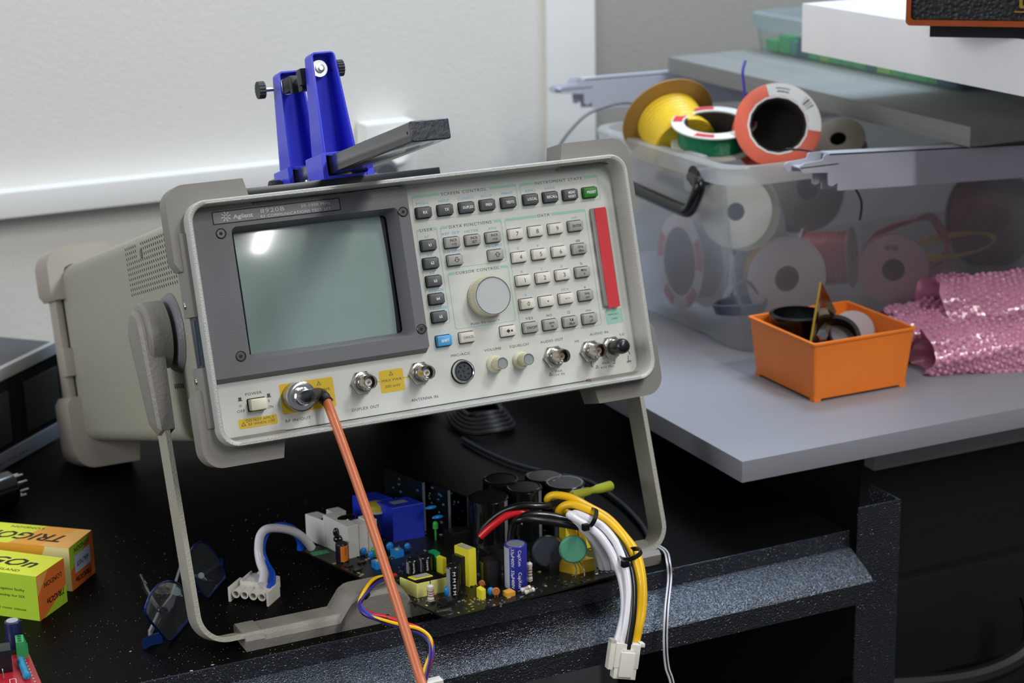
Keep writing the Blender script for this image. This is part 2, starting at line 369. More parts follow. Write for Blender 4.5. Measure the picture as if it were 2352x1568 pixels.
# ================================================================ clear tub of wire spools
tubm = frosted('frosted_tub_plastic', 'DDE0E4', .16); rimm = frosted('frosted_rim_plastic', 'E4E4E1', .55)
t = thing('storage_tub', 'large frosted clear plastic tub holding wire spools, with black clip handles', 'tub', (.80, .34, .07))
ZT = .252
TX0, TX1, TY0, TY1 = .585, 1.02, .212, .455
def tubring(g, z, r=.03): return (TX0 - g, TX1 + g, TY0 - g * .4, TY1 + g * .4, r, z)
mb = MB(); rr_loft(mb, [tubring(0, .0703), tubring(.003, .076), tubring(.022, ZT - .016), tubring(.0205, ZT - .016), tubring(.0015, .078), tubring(-.002, .0725)], I3, c0=True, c1=True); mb.build('tub_wall', tubm, t)
mb = MB(); rr_loft(mb, [tubring(.0225, ZT - .018), tubring(.030, ZT - .018), tubring(.033, ZT - .002), tubring(.031, ZT), tubring(.0225, ZT), tubring(.0225, ZT - .018)], I3); mb.build('tub_rim', rimm, t)
# clip handle on the left end
hp = [wx(1590, 405, .556), wx(1606, 420, .553), wx(1598, 452, .55), wx(1582, 482, .549), wx(1560, 478, .549), wx(1500, 452, .549), wx(1440, 425, .549)]
mb = MB(); mb.tube(hp, .0062, 12); mb.cyl(wx(1592, 405, .552), (1, 0, 0), .02, .010, n=20)
mb.build('clip_handle', M('glossy_black_plastic', '0B0C0E', .22, spec=.6), t)
c = wx(1594, 405, .562); MB().box(c.x - .002, c.x + .006, c.y - .016, c.y + .016, c.z - .016, c.z + .022, b=.003).build('handle_mount', rimm, t)

def spool(c, axis, R, rh, width, fcol, wcol, label, rw=None, decal=None, hole='2A2420', near=True):
    c = Vector(c); n = Vector(axis).normalized(); uu, vv, _ = basis(n)
    t = thing('wire_spool', label, 'spool', c - n * width / 2 - Vector((0, 0, R)), 'wire spools in the tub')
    rw = rw or R * .8
    fm_ = M('flange_' + fcol, fcol, .45); wm_ = M('wire_' + wcol, wcol, .35, bump=.8, bscale=300)
    th = .0022
    for k in ((0, 1) if near else (0,)):
        mb = MB(); o = c - n * (th if k == 0 else width)
        if k == 0:
            mb.lathe([(rh, 0), (R - .0008, 0), (R, .0005), (R, th - .0005), (R - .0008, th), (rh, th), (rh, 0)], o, n, 64, 0, False, False)
            if decal:   # coloured print on the face, between angles
                for (a0, a1, r0, r1, mi) in decal:
                    m_ = 16; vs = []
                    for i in range(m_ + 1):
                        a = radians(a0 + (a1 - a0) * i / m_)
                        for r in (r0, r1): vs.append(c + n * .0002 + (uu * cos(a) + vv * sin(a)) * r * R)
                    mb.add(vs, [(2 * i, 2 * i + 1, 2 * i + 3, 2 * i + 2) for i in range(m_)], mi)
        else: mb.lathe([(rh, 0), (R, 0), (R, th), (rh, th), (rh, 0)], o, n, 64, 0, False, False)
        mb.build('flange', [fm_, M('print_red', 'C8323C', .5), M('print_white', 'E9E6DE', .5), M('print_grey', '77736E', .5), M('print_orange', 'E4694F', .5)], t)
    mb = MB(); mb.lathe([(rh, 0), (rh, width - .001), (rh * .93, width - .001), (rh * .93, 0), (rh, 0)], c - n * width, n, 48, 0, False, False); mb.cyl(c - n * (width - .002), n, .002, rh * .95, n=32)
    mb.build('core', M('core_' + hole, hole, .7), t)
    mb = MB(); m_ = 9; L = width - 2 * th - .002; prof = [(rh, 0)]
    for i in range(m_ * 2 + 1): prof.append((rw - (.0008 if i % 2 else 0), L * i / (2 * m_)))
    prof.append((rh, L)); mb.lathe(prof, c - n * (width - th - .001), n, 48, 0, False, False); mb.build('wire', wm_, t)
    return t
p = wy(1533, 272, .375); spool(p, (.1, .9, .45), .047, .014, .05, '9A7434', 'E9C42C', 'brown card spool wound with yellow wire, at the back left of the tub', rw=.032, near=False)
# turn it so the yellow winding faces the viewer: its far flange is the big brown disc
p = wy(1640, 280, .30); spool(p, (-.10, -.19, 1.0), .0405, .0285, .024, 'E2DDD3', '0F7A52', 'red and white ring spool with green wire lying flat by the rim', decal=[(150, 185, .78, .96, 1), (195, 240, .74, .96, 1), (20, 60, .74, .96, 1), (300, 330, .78, .96, 1)], rw=.034)
p = wy(1787, 287, .245); spool(p, (-.42, -.80, .42), .0405, .0265, .034, 'E4694F', '2B2522', 'orange and white ring spool with barcode leaning on the tub rim', decal=[(-180, 180, .66, .70, 2), (-10, 105, .70, .99, 2), (28, 31, .74, .94, 3), (33, 35, .74, .94, 3), (37, 41, .74, .94, 3), (43, 44, .74, .94, 3), (70, 90, .78, .82, 3), (70, 92, .86, .89, 3)], rw=.033)
p = wy(1560, 600, .352); spool(p, (-1, .05, .05), .0475, .034, .03, 'E4DAD6', '6E737C', 'red and white ring spool upright against the left end of the tub', decal=[(0, 40, .76, 1, 1), (150, 185, .76, 1, 1), (230, 260, .76, 1, 1), (300, 330, .76, 1, 1)], rw=.038)
p = wy(1690, 486, .25); spool(p, (-.72, -.62, .30), .0345, .0085, .03, 'DAD5C4', '15875C', 'cream disc spool with green wire tilted below the flat ring spool', rw=.022)
p = wy(1808, 640, .235); spool(p, (-.15, -.95, .06), .0405, .0125, .04, 'A9A0A6', 'B58C2A', 'large pale grey disc spool standing behind the orange tray', rw=.03, hole='3A3844')
p = wy(1770, 500, .31); spool(p, (.62, -.72, .3), .042, .012, .035, '8C8078', 'B8923A', 'tan spool wound with mustard wire above the large pale disc', rw=.035)
p = wy(1960, 590, .30); spool(p, (.70, -.70, .1), .031, .01, .05, '9D7A80', '9E1F2B', 'spool wound with dark red wire, left of the pink-white disc', rw=.027)
p = wy(2052, 620, .235); spool(p, (-.55, -.82, .08), .034, .011, .02, 'B3939A', '7A2028', 'pinkish white disc spool with small print behind the bubble wrap', rw=.026, hole='4A3E44', decal=[(80, 96, .55, .72, 3), (98, 112, .6, .74, 3)])
p = wy(2300, 500, .29); spool(p, (.1, -.96, .2), .05, .012, .03, '3A1A1C', '6E1218', 'dark red spool at the far right of the tub', rw=.045)
p = wy(1855, 430, .37); spool(p, (0, -.95, .25), .045, .013, .03, '7C716A', '33302E', 'brownish spool behind the notched bracket end', rw=.035)
p = wy(1925, 318, .27); spool(p, (-.5, -.45, .75), .026, .008, .022, '8A8072', '141416', 'small tan card spool with black wire between the orange ring spool and the wooden board', rw=.021)
mb = MB(); c = wy(2090, 575, .27)
for k in range(3): mb.tube([c + Vector((.045 * cos(a) * (1 + .05 * k), .01 * sin(3 * a) + .004 * k, .033 * sin(a + .2 * k))) for a in [i * pi / 6 for i in range(13)]], .0012, 6)
tag(mb.build('loose_wire_coil', M('red_wire', 'B01820', .35)), 'loose coil of thin red wire seen through the tub wall', 'wire')
mb = MB(); c = wy(2190, 560, .27)
for k in range(3): mb.tube([c + Vector((.05 * cos(a) * (1 + .03 * k), .012 * sin(a), .008 * sin(a + .3 * k) - .0015 * k)) for a in [i * pi / 6 for i in range(13)]], .0011, 6)
tag(mb.build('loose_wire_coil', M('yellow_wire', 'E8C21A', .35)), 'loose coil of thin yellow wire at the right of the tub', 'wire')
mb = MB(); c = wy(1700, 712, .24)
for k in range(5): mb.tube([c + Vector((.024 * cos(a) * (1 + .04 * k), .016 * sin(a), .002 * k + .001 * sin(2 * a))) for a in [i * pi / 6 for i in range(13)]], .0015, 6)
mb.tube([c + Vector(q) for q in ((-.01, 0, 0), (-.008, 0, .02), (.006, 0, .028), (.02, 0, .012), (.024, 0, 0))], .0014, 6)
tag(mb.build('loose_wire_coil', M('slate_wire', '4C5264', .4)), 'small coil of slate grey wire on the floor of the tub', 'wire')
# loose ends
mb = MB(); mb.tube([wy(1712, 140, .30), wy(1706, 165, .295), wy(1709, 200, .29), wy(1712, 245, .285)], .0014, 8)
tag(mb.build('purple_wire', M('purple_wire', '4A3FA8', .4)), 'purple wire end sticking up between the two ring spools', 'wire')
mb = MB(); mb.tube([wy(1805, 343, .20), wy(1850, 345, .19), wy(1900, 362, .18), wy(1950, 415, .17), wy(1978, 460, .175), wy(1975, 505, .18)], .0010, 8)
tag(mb.build('black_wire', M('thin_black_wire', '111111', .4)), 'thin black wire hanging from the orange ring spool over the rim', 'wire')
mb = MB(); mb.tube([wy(1272, 372, .47), wy(1282, 340, .47), wy(1310, 300, .47), wy(1350, 262, .47), wy(1400, 242, .47), wy(1445, 236, .47), wy(1490, 250, .465)], .0017, 8)
tag(mb.build('grey_cable', M('grey_cable', '6A6E72', .4)), 'thin grey cable arching from the tub behind the test set', 'cable')

# ================================================================ orange tray
om = M('orange_plastic', 'F6832C', .38, sss=.1)
A = wz(1870, 925, .07); x0, y0 = A.x, A.y; x1, y1 = x0 + .0965, y0 + .094
t = thing('orange_tray', 'square orange plastic tray of small parts on the grey board', 'tray', ((x0 + x1) / 2, (y0 + y1) / 2, .07))
g = .0045; zt = .1245
mb = MB(); rr = lambda e, z: [(a, b, z) for a, b in rrect(x0 - e, x1 + e, y0 - e, y1 + e, .003)]
mb.loft([rr(0, .0725), rr(g, zt - .002), rr(g + .0012, zt - .0018), rr(g + .0012, zt), rr(g - .0018, zt), rr(-.0018, .0745)], 0, True, True)
for fx, fy in ((x0, y0), (x1 - .007, y0), (x0, y1 - .007), (x1 - .007, y1 - .007)): mb.box(fx, fx + .007, fy, fy + .007, .0702, .074)
mb.build('tray_body', om, t)
gb = MATS['glossy_black_plastic']
c = Vector((x0 + .027, y0 + .068, .079))
t = thing('black_jar_lid', 'round glossy black ring cap at the back left of the orange tray', 'cap', c)
mb = MB(); mb.lathe([(.023, 0), (.023, .044), (.0255, .045), (.0255, .051), (.022, .052), (.021, .04), (.018, .036)], c, (0, 0, 1), 40); mb.build('cap_body', gb, t)
c = Vector((x0 + .058, y0 + .055, .092))
t = thing('black_ring', 'matt black ring tilted in the middle of the orange tray', 'ring', c - Vector((0, 0, .018)))
mb = MB(); mb.lathe([(.020, -.01), (.022, .0), (.022, .016), (.0185, .016), (.0185, -.008)], c + Vector((0, 0, .008)), (-.35, -.65, .62), 36, cap1=True); mb.build('ring_body', M('matt_black', '18181A', .7), t)
c = Vector((x0 + .081, y0 + .060, .104))
mb = MB(); mb.lathe([(.0185, 0), (.0205, .008), (.019, .012), (.0, .013)], c, (-.45, -.55, .6), 36)
tag(mb.build('plastic_cap', frosted('milky_plastic', 'D8D6DA', .75)), 'milky translucent round cap at the right of the orange tray', 'cap')
t = thing('mirror_shard', 'triangular bronze shard with a yellow edge standing in the orange tray', 'shard', (x0 + .022, y0 + .018, .08))
b0 = wy(1862, 786, y0 + .012); b1 = wy(1885, 648, y0 + .030); b2 = wy(1918, 715, y0 + .058); b3 = Vector((x0 + .045, y0 + .06, .09)); b0.z = .085 if b0.z < .085 else b0.z
nn = (b1 - b0).cross(b2 - b0).normalized() * .0012
mb = MB(); mb.loft([[b0 - nn, b1 - nn, b2 - nn, b3 - nn], [b0 + nn, b1 + nn, b2 + nn, b3 + nn]]); mb.build('plate', M('bronze_mirror', '6E5524', .12, metal=.9), t)
mb = MB(); mb.tube([b0, b1], .0011, 6, smooth=0); mb.build('edge', M('brass_edge', 'C9A63C', .35, metal=.7), t)
c = wy(1885, 768, y0 + .012)
mb = MB(); mb.lathe([(.0048, 0), (.0055, .001), (.0055, .005), (.0042, .006)], c, (-.2, -1, .2), 6)
tag(mb.build('steel_nut', M('steel', 'B9BBBE', .2, metal=1)), 'small hexagonal steel nut below the bronze shard', 'nut')

# ================================================================ bubble wrap
bw = M('pink_bubble_film', 'F7A6C8', .15, trans=.2, coat=1.0, bump=1.0, bscale=160, var=.2, vscale=60)
c0 = wy(2230, 780, .13)
mb = MB()
rd = random.Random(11)
def clampz(p): return Vector((p.x, p.y, max(p.z, .0708)))
def lump(c, ax, L, R, seed, ecc=1.0):
    """a rolled sheet: a wobbling tube with an open mouth and rows of bubbles"""
    rr_ = random.Random(seed); u, v, w = basis(ax); ph = [rr_.random() * 6 for _ in range(6)]; n = 48; m = 22
    def P(i, j, dr=0):
        a = 2 * pi * i / n; h = j / (m - 1)
        r = R * (1 + .10 * sin(2 * a + ph[0] + 2 * h) + .07 * sin(5 * a + ph[1] + 7 * h) + .05 * sin(9 * a + ph[2] + 13 * h) + .03 * sin(4 * a - 31 * h)) * (1 - .18 * (1 - h) ** 3) + dr
        return clampz(c + w * (L * h + .004 * sin(3 * a + ph[3]) * (1 - h)) + u * cos(a) * r + v * sin(a) * r * ecc)
    vs = []; fs = []
    for j in range(m):
        for i in range(n): vs.append(P(i, j))
    for j in range(m - 1):
        for i in range(n): fs.append((j * n + i, j * n + (i + 1) % n, (j + 1) * n + (i + 1) % n, (j + 1) * n + i))
    o = len(vs)
    for j, k in ((1, .8), (4, .65)):
        for i in range(n):
            p = P(i, 0); ax_ = c + w * (.01 * j); vs.append(clampz(ax_ + (p - c) * k))
    for i in range(n): fs.append((i, (i + 1) % n, o + (i + 1) % n, o + i)); fs.append((o + i, o + (i + 1) % n, o + n + (i + 1) % n, o + n + i))
    fs.append(tuple(o + n + i for i in range(n)))
    mb.add(vs, fs)
    for j in range(1, int(L / .0062)):
        for i in range(int(2 * pi * R / .0068)):
            ii = (i + .5 * (j % 2)) / (2 * pi * R / .0068) * n; p = P(ii, j * .0062 / L * (m - 1)); q = P(ii, j * .0062 / L * (m - 1), .003); nn = (q - p).normalized()
            if nn.z < -.6 or (nn.y > .5): continue
            sz = rd.uniform(.7, 1.15); mb.lathe([(.0028 * sz, 0), (.0024 * sz, .0014), (.0011, .0024)], p - nn * .0002, (nn + Vector((rd.uniform(-.3, .3), rd.uniform(-.3, .3), rd.uniform(-.3, .3)))), 7)
lump(wy(2140, 706, .145), (.95, -.24, -.06), .24, .038, 3, .95)
lump(wy(2118, 815, .095), (.95, -.28, .0), .24, .0300, 5, .9)
lump(wy(2030, 760, .165), (.85, .1, -.05), .14, .029, 9, .85)
lump(wy(2020, 775, .14), (.9, -.2, -.0), .10, .022, 12, .9)
o = mb.build('bubble_wrap', bw, ang=60); tag(o, 'crumpled pink bubble wrap rolled up beside the orange tray', 'packaging')
# ================================================================ the communications test set
case_m = M('textured_beige_case', '9D9B8D', .55, bump=.7, bscale=520, spec=.4, var=.04, vscale=14)
rim_m = M('grey_cast_rim', 'B4B4AE', .42, bump=.35, bscale=900, metal=.15, var=.05, vscale=300)
panel_m = M('panel_paint', 'CFD1CB', .5, var=.015, vscale=20)
bez_m = M('dark_grey_bezel', '6A6A6E', .5, bump=.25, bscale=1500, var=.1, vscale=700)
bump_m = M('taupe_bumper', '827F79', .55, var=.05, vscale=30)
hand_m = M('taupe_handle_casting', '86827B', .45, bump=.4, bscale=420)
strap_m = M('beige_handle_strap', 'A4A194', .45, bump=.5, bscale=700)
blackp = M('black_gap', '0A0A0A', .6)
ink = M('black_ink', '4A4C4E', .6); blue = M('blue_ink', '5FB0DE', .6); green = M('green_ink', '9CC9B9', .6)
yel = M('yellow_label', 'D9B62E', .55); wht = M('white_ink', 'F2F2F0', .55); sil = M('silver_ink', 'C9CBCB', .4); dink = M('dark_ink', '1E1F24', .6)
metal = M('nickel', 'BDB8AE', .22, metal=1.0); metal2 = M('bright_nickel', 'DCDCDC', .15, metal=1.0)
ts = thing('communications_test_set', 'beige radio test set with screen, keypad and knobs, propped on its handle', 'test set', (.17, .1, 0))
u_, v_ = Vector((1, 0, 0)), Vector((0, 0, 1))
FR = lambda a, b, h: (a, h, b)
B = lambda mb, name, m, par=None, lab=None, ang=35: mb.build(name, m, par or ts, MI, lab, ang)
WX, HZ = .3400, -.1700
mb = MB(); mb.loft([[(a, y, b) for a, b in rrect(.001 + e, WX - .001 - e, -.166 + e, -.0065 - e, .012 - e * .4)] for y, e in ((.037, 0), (.456, 0), (.465, .002), (.468, .006))]); B(mb, 'case', case_m)
# ventilation slots
mb = MB()
for r in range(10):
    for c in range(24):
        y = .0475 + c * .0064; z = -.0150 - r * .00395
        if (r in (0, 1, 2)) and c in (16, 17): continue
        mb.prism([(y, z - .0012), (y + .0016, z - .0008), (y + .0022, z + .0012), (y + .0006, z + .0008)], .0009, -.0012 + .0020, lambda a, b, h: (h, a, b))
for c in range(5): mb.prism([(.082 + c * .0055, -.1255), (.0838 + c * .0055, -.1255), (.0838 + c * .0055, -.122), (.082 + c * .0055, -.122)], .0007, .001, lambda a, b, h: (h, a, b))
B(mb, 'ventilation_slots', blackp)
mb = MB(); mb.cyl((.0012, .147, -.0225), (-1, 0, 0), .0008, .0035, n=20); B(mb, 'case_screw', M('dull_screw', '77756C', .35, metal=.8))
# front rim
mb = MB()
loops = [[(a, y, b) for a, b in rrect(e, WX - e, HZ + e, -e, max(.004, .0135 - e * .5), 8)] for y, e in ((.030, .0), (.0012, 0), (0, .0008), (0, .0026), (.0010, .0034), (.0200, .0046), (.0215, .0046))]
mb.loft([loops[-1]] + loops, 0, False, False); B(mb, 'front_rim', rim_m, ang=50)
# front panel (L-shaped around the screen module)
mx1 = (qp(932, 430, .013)[0] + qp(986, 790, .013)[0]) / 2
mz0 = (qp(988, 797, .013)[1] + qp(512, 871, .013)[1]) / 2
a = .0046; R0 = rrect(a, WX - a, HZ + a, -a, .011, 6)   # order: TR, TL, BL, BR arcs
poly = R0[0:7] + [(mx1 - .002, -a), (mx1 - .002, mz0 + .002), (a, mz0 + .002)] + R0[14:28]
mb = MB(); mb.prism(poly, .0200, .0225, FR); B(mb, 'front_panel', panel_m)
# thin dark gap line along the panel's lower edge
mb = MB(); mb.strip([(a + .004, .0198, HZ + a + .0005), (WX - a - .010, .0198, HZ + a + .0005)], (0, 0, .0005), .0002); B(mb, 'panel_gap', blackp)
# ---- screen module
o_ = [qp(*q, .013) for q in ((530, 521.5), (913, 476), (957, 770.5), (575, 826))]
ox0 = (o_[0][0] + o_[3][0]) / 2; ox1 = (o_[1][0] + o_[2][0]) / 2; oz1 = (o_[0][1] + o_[1][1]) / 2; oz0 = (o_[2][1] + o_[3][1]) / 2
mb = MB()
out = lambda y, e=0, bz=0: [(p, y, q) for p, q in rrect(.0052, mx1, mz0 - bz, -.0054, .004, 5)]
inn = lambda y, e: [(p, y, q) for p, q in rrect(ox0 + e, ox1 - e, oz0 + e, oz1 - e, max(.0015, .004 - e * .3), 5)]
def outb(y, bz): return [(p, y, q) for p, q in rrect(.0052, mx1, mz0 - bz, -.0054, .0015 if bz == 0 else .001, 5)]
mb.loft([outb(.0202, .0034), outb(.0198, .0034), outb(.0132, 0), outb(.0128, .0), inn(.0128, 0), inn(.0135, .0003), inn(.030, .0035)], 0, False, False)
B(mb, 'display_bezel', bez_m, ang=30)
mb = MB(); mb.prism(rrect(ox0 - .002, ox1 + .002, oz0 - .002, oz1 + .002, .004), .0325, .034, FR); B(mb, 'screen_mask', M('blue_black_mask', '161C24', .3))
s_ = [qp(*q, .029) for q in ((540, 529), (886, 487), (921, 766), (584, 816))]
sx0 = (s_[0][0] + s_[3][0]) / 2; sx1 = (s_[1][0] + s_[2][0]) / 2; sz1 = (s_[0][1] + s_[1][1]) / 2; sz0 = (s_[2][1] + s_[3][1]) / 2
sx0 -= .0015; sz0 -= .0015; sx1 -= .0028; sz1 -= .0006
mb = MB(); n = 28; vs = []; fs = []
for j in range(n + 1):
    for i in range(n + 1):
        s = i / n * 2 - 1; q = j / n * 2 - 1
        # superellipse-ish rounded corners
        k = 1
        X = (sx0 + sx1) / 2 + s * k * (sx1 - sx0) / 2 * (1 - .008 * q ** 4); Z = (sz0 + sz1) / 2 + q * k * (sz1 - sz0) / 2 * (1 - .010 * s ** 4)
        vs.append((X, .0318 - .0045 * (1 - .5 * s * s - .5 * q * q), Z))
for j in range(n):
    for i in range(n): a0 = j * (n + 1) + i; fs.append((a0, a0 + 1, a0 + n + 2, a0 + n + 1))
m_ = len(vs); vs += [(v[0], .0328, v[2]) for v in vs[:]]
ed = [i for i in range(n)] + [n + i * (n + 1) for i in range(n)] + [n * (n + 1) + n - i for i in range(n)] + [(n - i) * (n + 1) for i in range(n)]
for k in range(len(ed)): fs.append((ed[k], ed[(k + 1) % len(ed)], ed[(k + 1) % len(ed)] + m_, ed[k] + m_))
mb.add(vs, fs); B(mb, 'screen_glass', M('phosphor_glass', '8FA3A0', .16, spec=.5, coat=1.0), ang=60)
for q in ((508, 536.4), (926, 486.5), (553.5, 818), (968, 755.5)):
    x, z = qp(*q, .0128); mb = MB()
    mb.lathe([(.0046, -.0001), (.0038, -.0001)], (x, .0128, z), (0, -1, 0), 24, 0, False, False)
    mb.cyl((x, .01275, z), (0, -1, 0), .0001, .0038, n=24, mi=0)
    mb.cyl((x - .0004, .0127, z), (0, -1, 0), .0008, .0031, n=24, mi=1, bev=.0003); mb.lathe([(.0013, 0), (.0013, .0001)], (x - .0004, .0119, z), (0, -1, 0), 6, 0)
    B(mb, 'bezel_screw', [blackp, M('dark_screw', '5E6064', .3, metal=.7)])
bq = [qp(*q, .0128) for q in ((486, 487), (779, 454), (784, 484), (488.5, 516))]
bx0 = (bq[0][0] + bq[3][0]) / 2; bx1 = (bq[1][0] + bq[2][0]) / 2; bz1 = (bq[0][1] + bq[1][1]) / 2; bz0 = (bq[2][1] + bq[3][1]) / 2
mb = MB(); mb.prism(rrect(bx0, bx1, bz0, bz1, .001), .01272, .0128, FR, 0); mb.prism(rrect(bx0 + .0007, bx1 - .0007, bz0 + .0007, bz1 - .0006, .0008), .01255, .0128, FR, 1)
yy = .0125
def T(mb, s, px, py, wpx, h, mi, y=.0199, **k):
    x, z = qp(px, py, y); xa, _ = qp(px - wpx / 2, py + .135 * wpx / 2, y); xb, _ = qp(px + wpx / 2, py - .135 * wpx / 2, y)
    mb.text(s, (x, y, z), u_, v_, abs(xb - xa), h, mi, **k)
T(mb, 'Agilent', 558, 494.5, 45, .0030, 2, yy, bold=True); T(mb, '8920B', 625.5, 481, 55, .0030, 2, yy, sp=1.1)
T(mb, '30-1000 MHz', 725, 469, 67, .0021, 2, yy, sp=1.1); T(mb, 'RF COMMUNICATIONS TEST SET', 680, 487.5, 160, .0021, 2, yy, sp=1.15)
x, z = qp(519, 497.3, yy)
for k in range(8):
    a1 = k * pi / 4 + .2; r0, r1 = .0008, .0034
    p0 = Vector((x + r0 * cos(a1), yy, z + r0 * sin(a1))); p1 = Vector((x + r1 * cos(a1), yy, z + r1 * sin(a1))); mb.strip([p0, p1], (-sin(a1) * .0005, 0, cos(a1) * .0005), .0001, 2)
    for rr_ in (.0026, .0032): mb.cyl((x + rr_ * cos(a1 + .02), yy, z + rr_ * sin(a1 + .02)), (0, -1, 0), .0001, .0004, n=8, mi=2)
B(mb, 'name_badge', [blackp, M('badge_grey', '77757A', .35), sil])

# ---- printing on the panel
mb = MB()
GR = [('SCREEN CONTROL', (943.6, 449.7), (1185, 422.6), (1192.2, 480), (954, 510.3), (944, 1007.5), (1123, 1185), 1065.5, 440, 104),
      ('INSTRUMENT STATE', (1191.7, 421.3), (1372.6, 401.4), (1379.5, 458), (1200.5, 480.2), (1192, 1224), (1340.5, 1372.6), 1282.6, 415, 108),
      ('USER', (955.2, 527), (1003.3, 521.4), (1034.9, 741.8), (989, 747.4), (955.5, 963), (995.5, 1003.3), 979.4, 527.8, 29),
      ('DATA FUNCTIONS', (1009.7, 519.8), (1150.8, 503.1), (1164.3, 599.6), (1024, 617.5), (1010, 1027), (1133.6, 1150.8), 1080.3, 515.5, 97),
      ('CURSOR CONTROL', (1026.4, 626.2), (1166.7, 607.9), (1185, 736.2), (1047.2, 757), (1027, 1043.5), (1149.5, 1166.7), 1097, 620.6, 100),
      ('DATA', (1157.2, 502.3), (1343.5, 479.5), (1382.9, 746), (1198.9, 773.8), (1157.5, 1231), (1267, 1343.5), 1248.4, 494, 27)]
yp = .0199
for nm, tl, tr, br, bl, b1, b2, tx, ty, tw in GR:
    A = [qp(*q, .02) for q in (tl, tr, br, bl)]
    x0 = (A[0][0] + A[3][0]) / 2; x1 = (A[1][0] + A[2][0]) / 2; z1 = (A[0][1] + A[1][1]) / 2; z0 = (A[2][1] + A[3][1]) / 2
    o = rrect(x0, x1, z0, z1, .002, 4); i = rrect(x0 + .0004, x1 - .0004, z0 + .0004, z1 - .0004, .0017, 4)
    mb.add([(a, yp, b) for a, b in o] + [(a, yp, b) for a, b in i], [(k, (k + 1) % 20, 20 + (k + 1) % 20, 20 + k) for k in range(20)], 1)
    yl = (ty + 0)
    for s0, s1 in (b1, b2):
        f = lambda px: qp(px, tl[1] + (tr[1] - tl[1]) * (px - tl[0]) / (tr[0] - tl[0]), .02)[0]
        a, b = max(x0, f(s0)), min(x1, f(s1)); hb = .0019
        if a <= x0 + .0004: P = [(b, z1), (b, z1 - hb), (x0, z1 - hb), (x0, z1 - .0012), (x0 + .0006, z1 - .0003), (x0 + .0016, z1)]
        else: P = [(a, z1), (a, z1 - hb), (x1, z1 - hb), (x1, z1 - .0012), (x1 - .0006, z1 - .0003), (x1 - .0016, z1)]
        if a > x0 + .0004 or True: mb.add([(c, yp - .00003, d) for c, d in P], [tuple(range(len(P)))], 1)
    T(mb, nm, tx, ty, tw, .0021, 0, sp=1.2)
for s, x, y, w in [('MSSG', 970, 466.8, 28), ('HELP', 1019.3, 460.5, 24), ('CONFIG', 1068.7, 455, 36), ('HOLD', 1116.8, 449.2, 24.5), ('PRINT', 1164.7, 443.3, 26.5), ('ADRS', 1217.3, 437.4, 24), ('SAVE', 1262.4, 431.6, 23),
                   ("k1'", 981.3, 542.5, 10), ("k2'", 987.7, 583.9, 12), ("k3'", 993.8, 624.6, 12), ('ASSIGN', 1001.3, 666.1, 34), ('RELEASE', 1007.3, 706.7, 39),
                   ('REF SET', 1035.2, 535.3, 40), ('METER', 1083, 529.9, 32), ('AVG', 1130.2, 523.8, 18), ('LO LIMIT', 1041.6, 576.4, 40), ('HI LIMIT', 1135.6, 564.2, 37),
                   ('mW', 1318.8, 499.4, 14), ('E', 1190.2, 570.2, 5), ('F', 1236, 564, 4.5), ('D', 1290, 611.3, 5.5), ('C', 1244.5, 617.5, 5.5), ('B', 1198.6, 623.8, 5.5), ('A', 1207.1, 677.3, 5.5), ('EEX', 1298, 664.3, 17)]:
    T(mb, s, x, y, w, .0019, 2, sp=1.1)
for s, x, y, w, h in [('dB', 1327, 552.5, 10, .0019), ('%', 1335, 605, 6.5, .0018), ('s', 1343.2, 658.6, 4, .0019), ('YES', 1215.4, 730.9, 17.5, .0019), ('NO', 1261.4, 723.8, 12, .0019), ('Ω', 1306.4, 717.1, 5.5, .0019), ('ms', 1351.6, 711.6, 11, .0019),
                      ('PUSH TO SELECT', 1115, 739.4, 66, .0015), ('VOLUME', 1131.7, 801.9, 39, .0019), ('SQUELCH', 1191.9, 792.8, 43, .0019), ('MIC/ACC', 1058.3, 813.5, 44, .0019), ('AUDIO OUT', 1267.1, 781.8, 52, .0019), ('HI', 1324.8, 783.2, 9, .0019), ('AUDIO IN', 1375.4, 764.8, 42, .0019), ('LO', 1428.8, 767.1, 10, .0019),
                      ('MAX', 1283.4, 851.7, 16, .0016), ('12V Pk', 1285.2, 859.4, 26, .0016), ('MAX', 1391.5, 833, 16, .0016), ('42V Pk)', 1394.3, 842, 30, .0016), ('DUPLEX OUT', 840, 936.4, 63, .0021), ('ANTENNA IN', 975.6, 914.3, 61, .0021),
                      ('POWER', 582.5, 902.9, 38, .0020), ('RF IN/OUT', 685, 962.4, 58, .0021), ('OFF', 553.6, 944.2, 18, .0020), ('ON', 621.6, 933.5, 11, .0020), ('O', 551.9, 931.8, 6, .0018), ('I', 617.7, 920, 1.5, .0018)]:
    T(mb, s, x, y, w, h, 0, sp=1.1)
def lab(mb, corners, mi, y=.0199, r=.001):
    A = [qp(*q, y) for q in corners]; x0 = (A[0][0] + A[3][0]) / 2; x1 = (A[1][0] + A[2][0]) / 2; z1 = (A[0][1] + A[1][1]) / 2; z0 = (A[2][1] + A[3][1]) / 2
    P = rrect(x0, x1, z0, z1, r, 4); mb.add([(a, y, b) for a, b in P], [tuple(range(len(P)))], mi)
lab(mb, ((640.3, 883.3), (762.8, 864.6), (773, 931), (650.5, 953)), 3); lab(mb, ((869.3, 853.1), (923.7, 844.1), (931, 893.9), (876.9, 904.1)), 3)
lab(mb, ((546.8, 964.1), (636, 950.5), (638, 971.8), (550.2, 986.2)), 3); lab(mb, ((1390, 711.5), (1427.5, 707.5), (1431, 739.5), (1393.5, 745.5)), 1)
lab(mb, ((925, 865.5), (942, 863), (942, 866), (925, 868.5)), 3, r=.0002); lab(mb, ((864, 875.5), (872, 874.3), (872, 877.3), (864, 878.5)), 3, r=.0002)
y9 = .01986
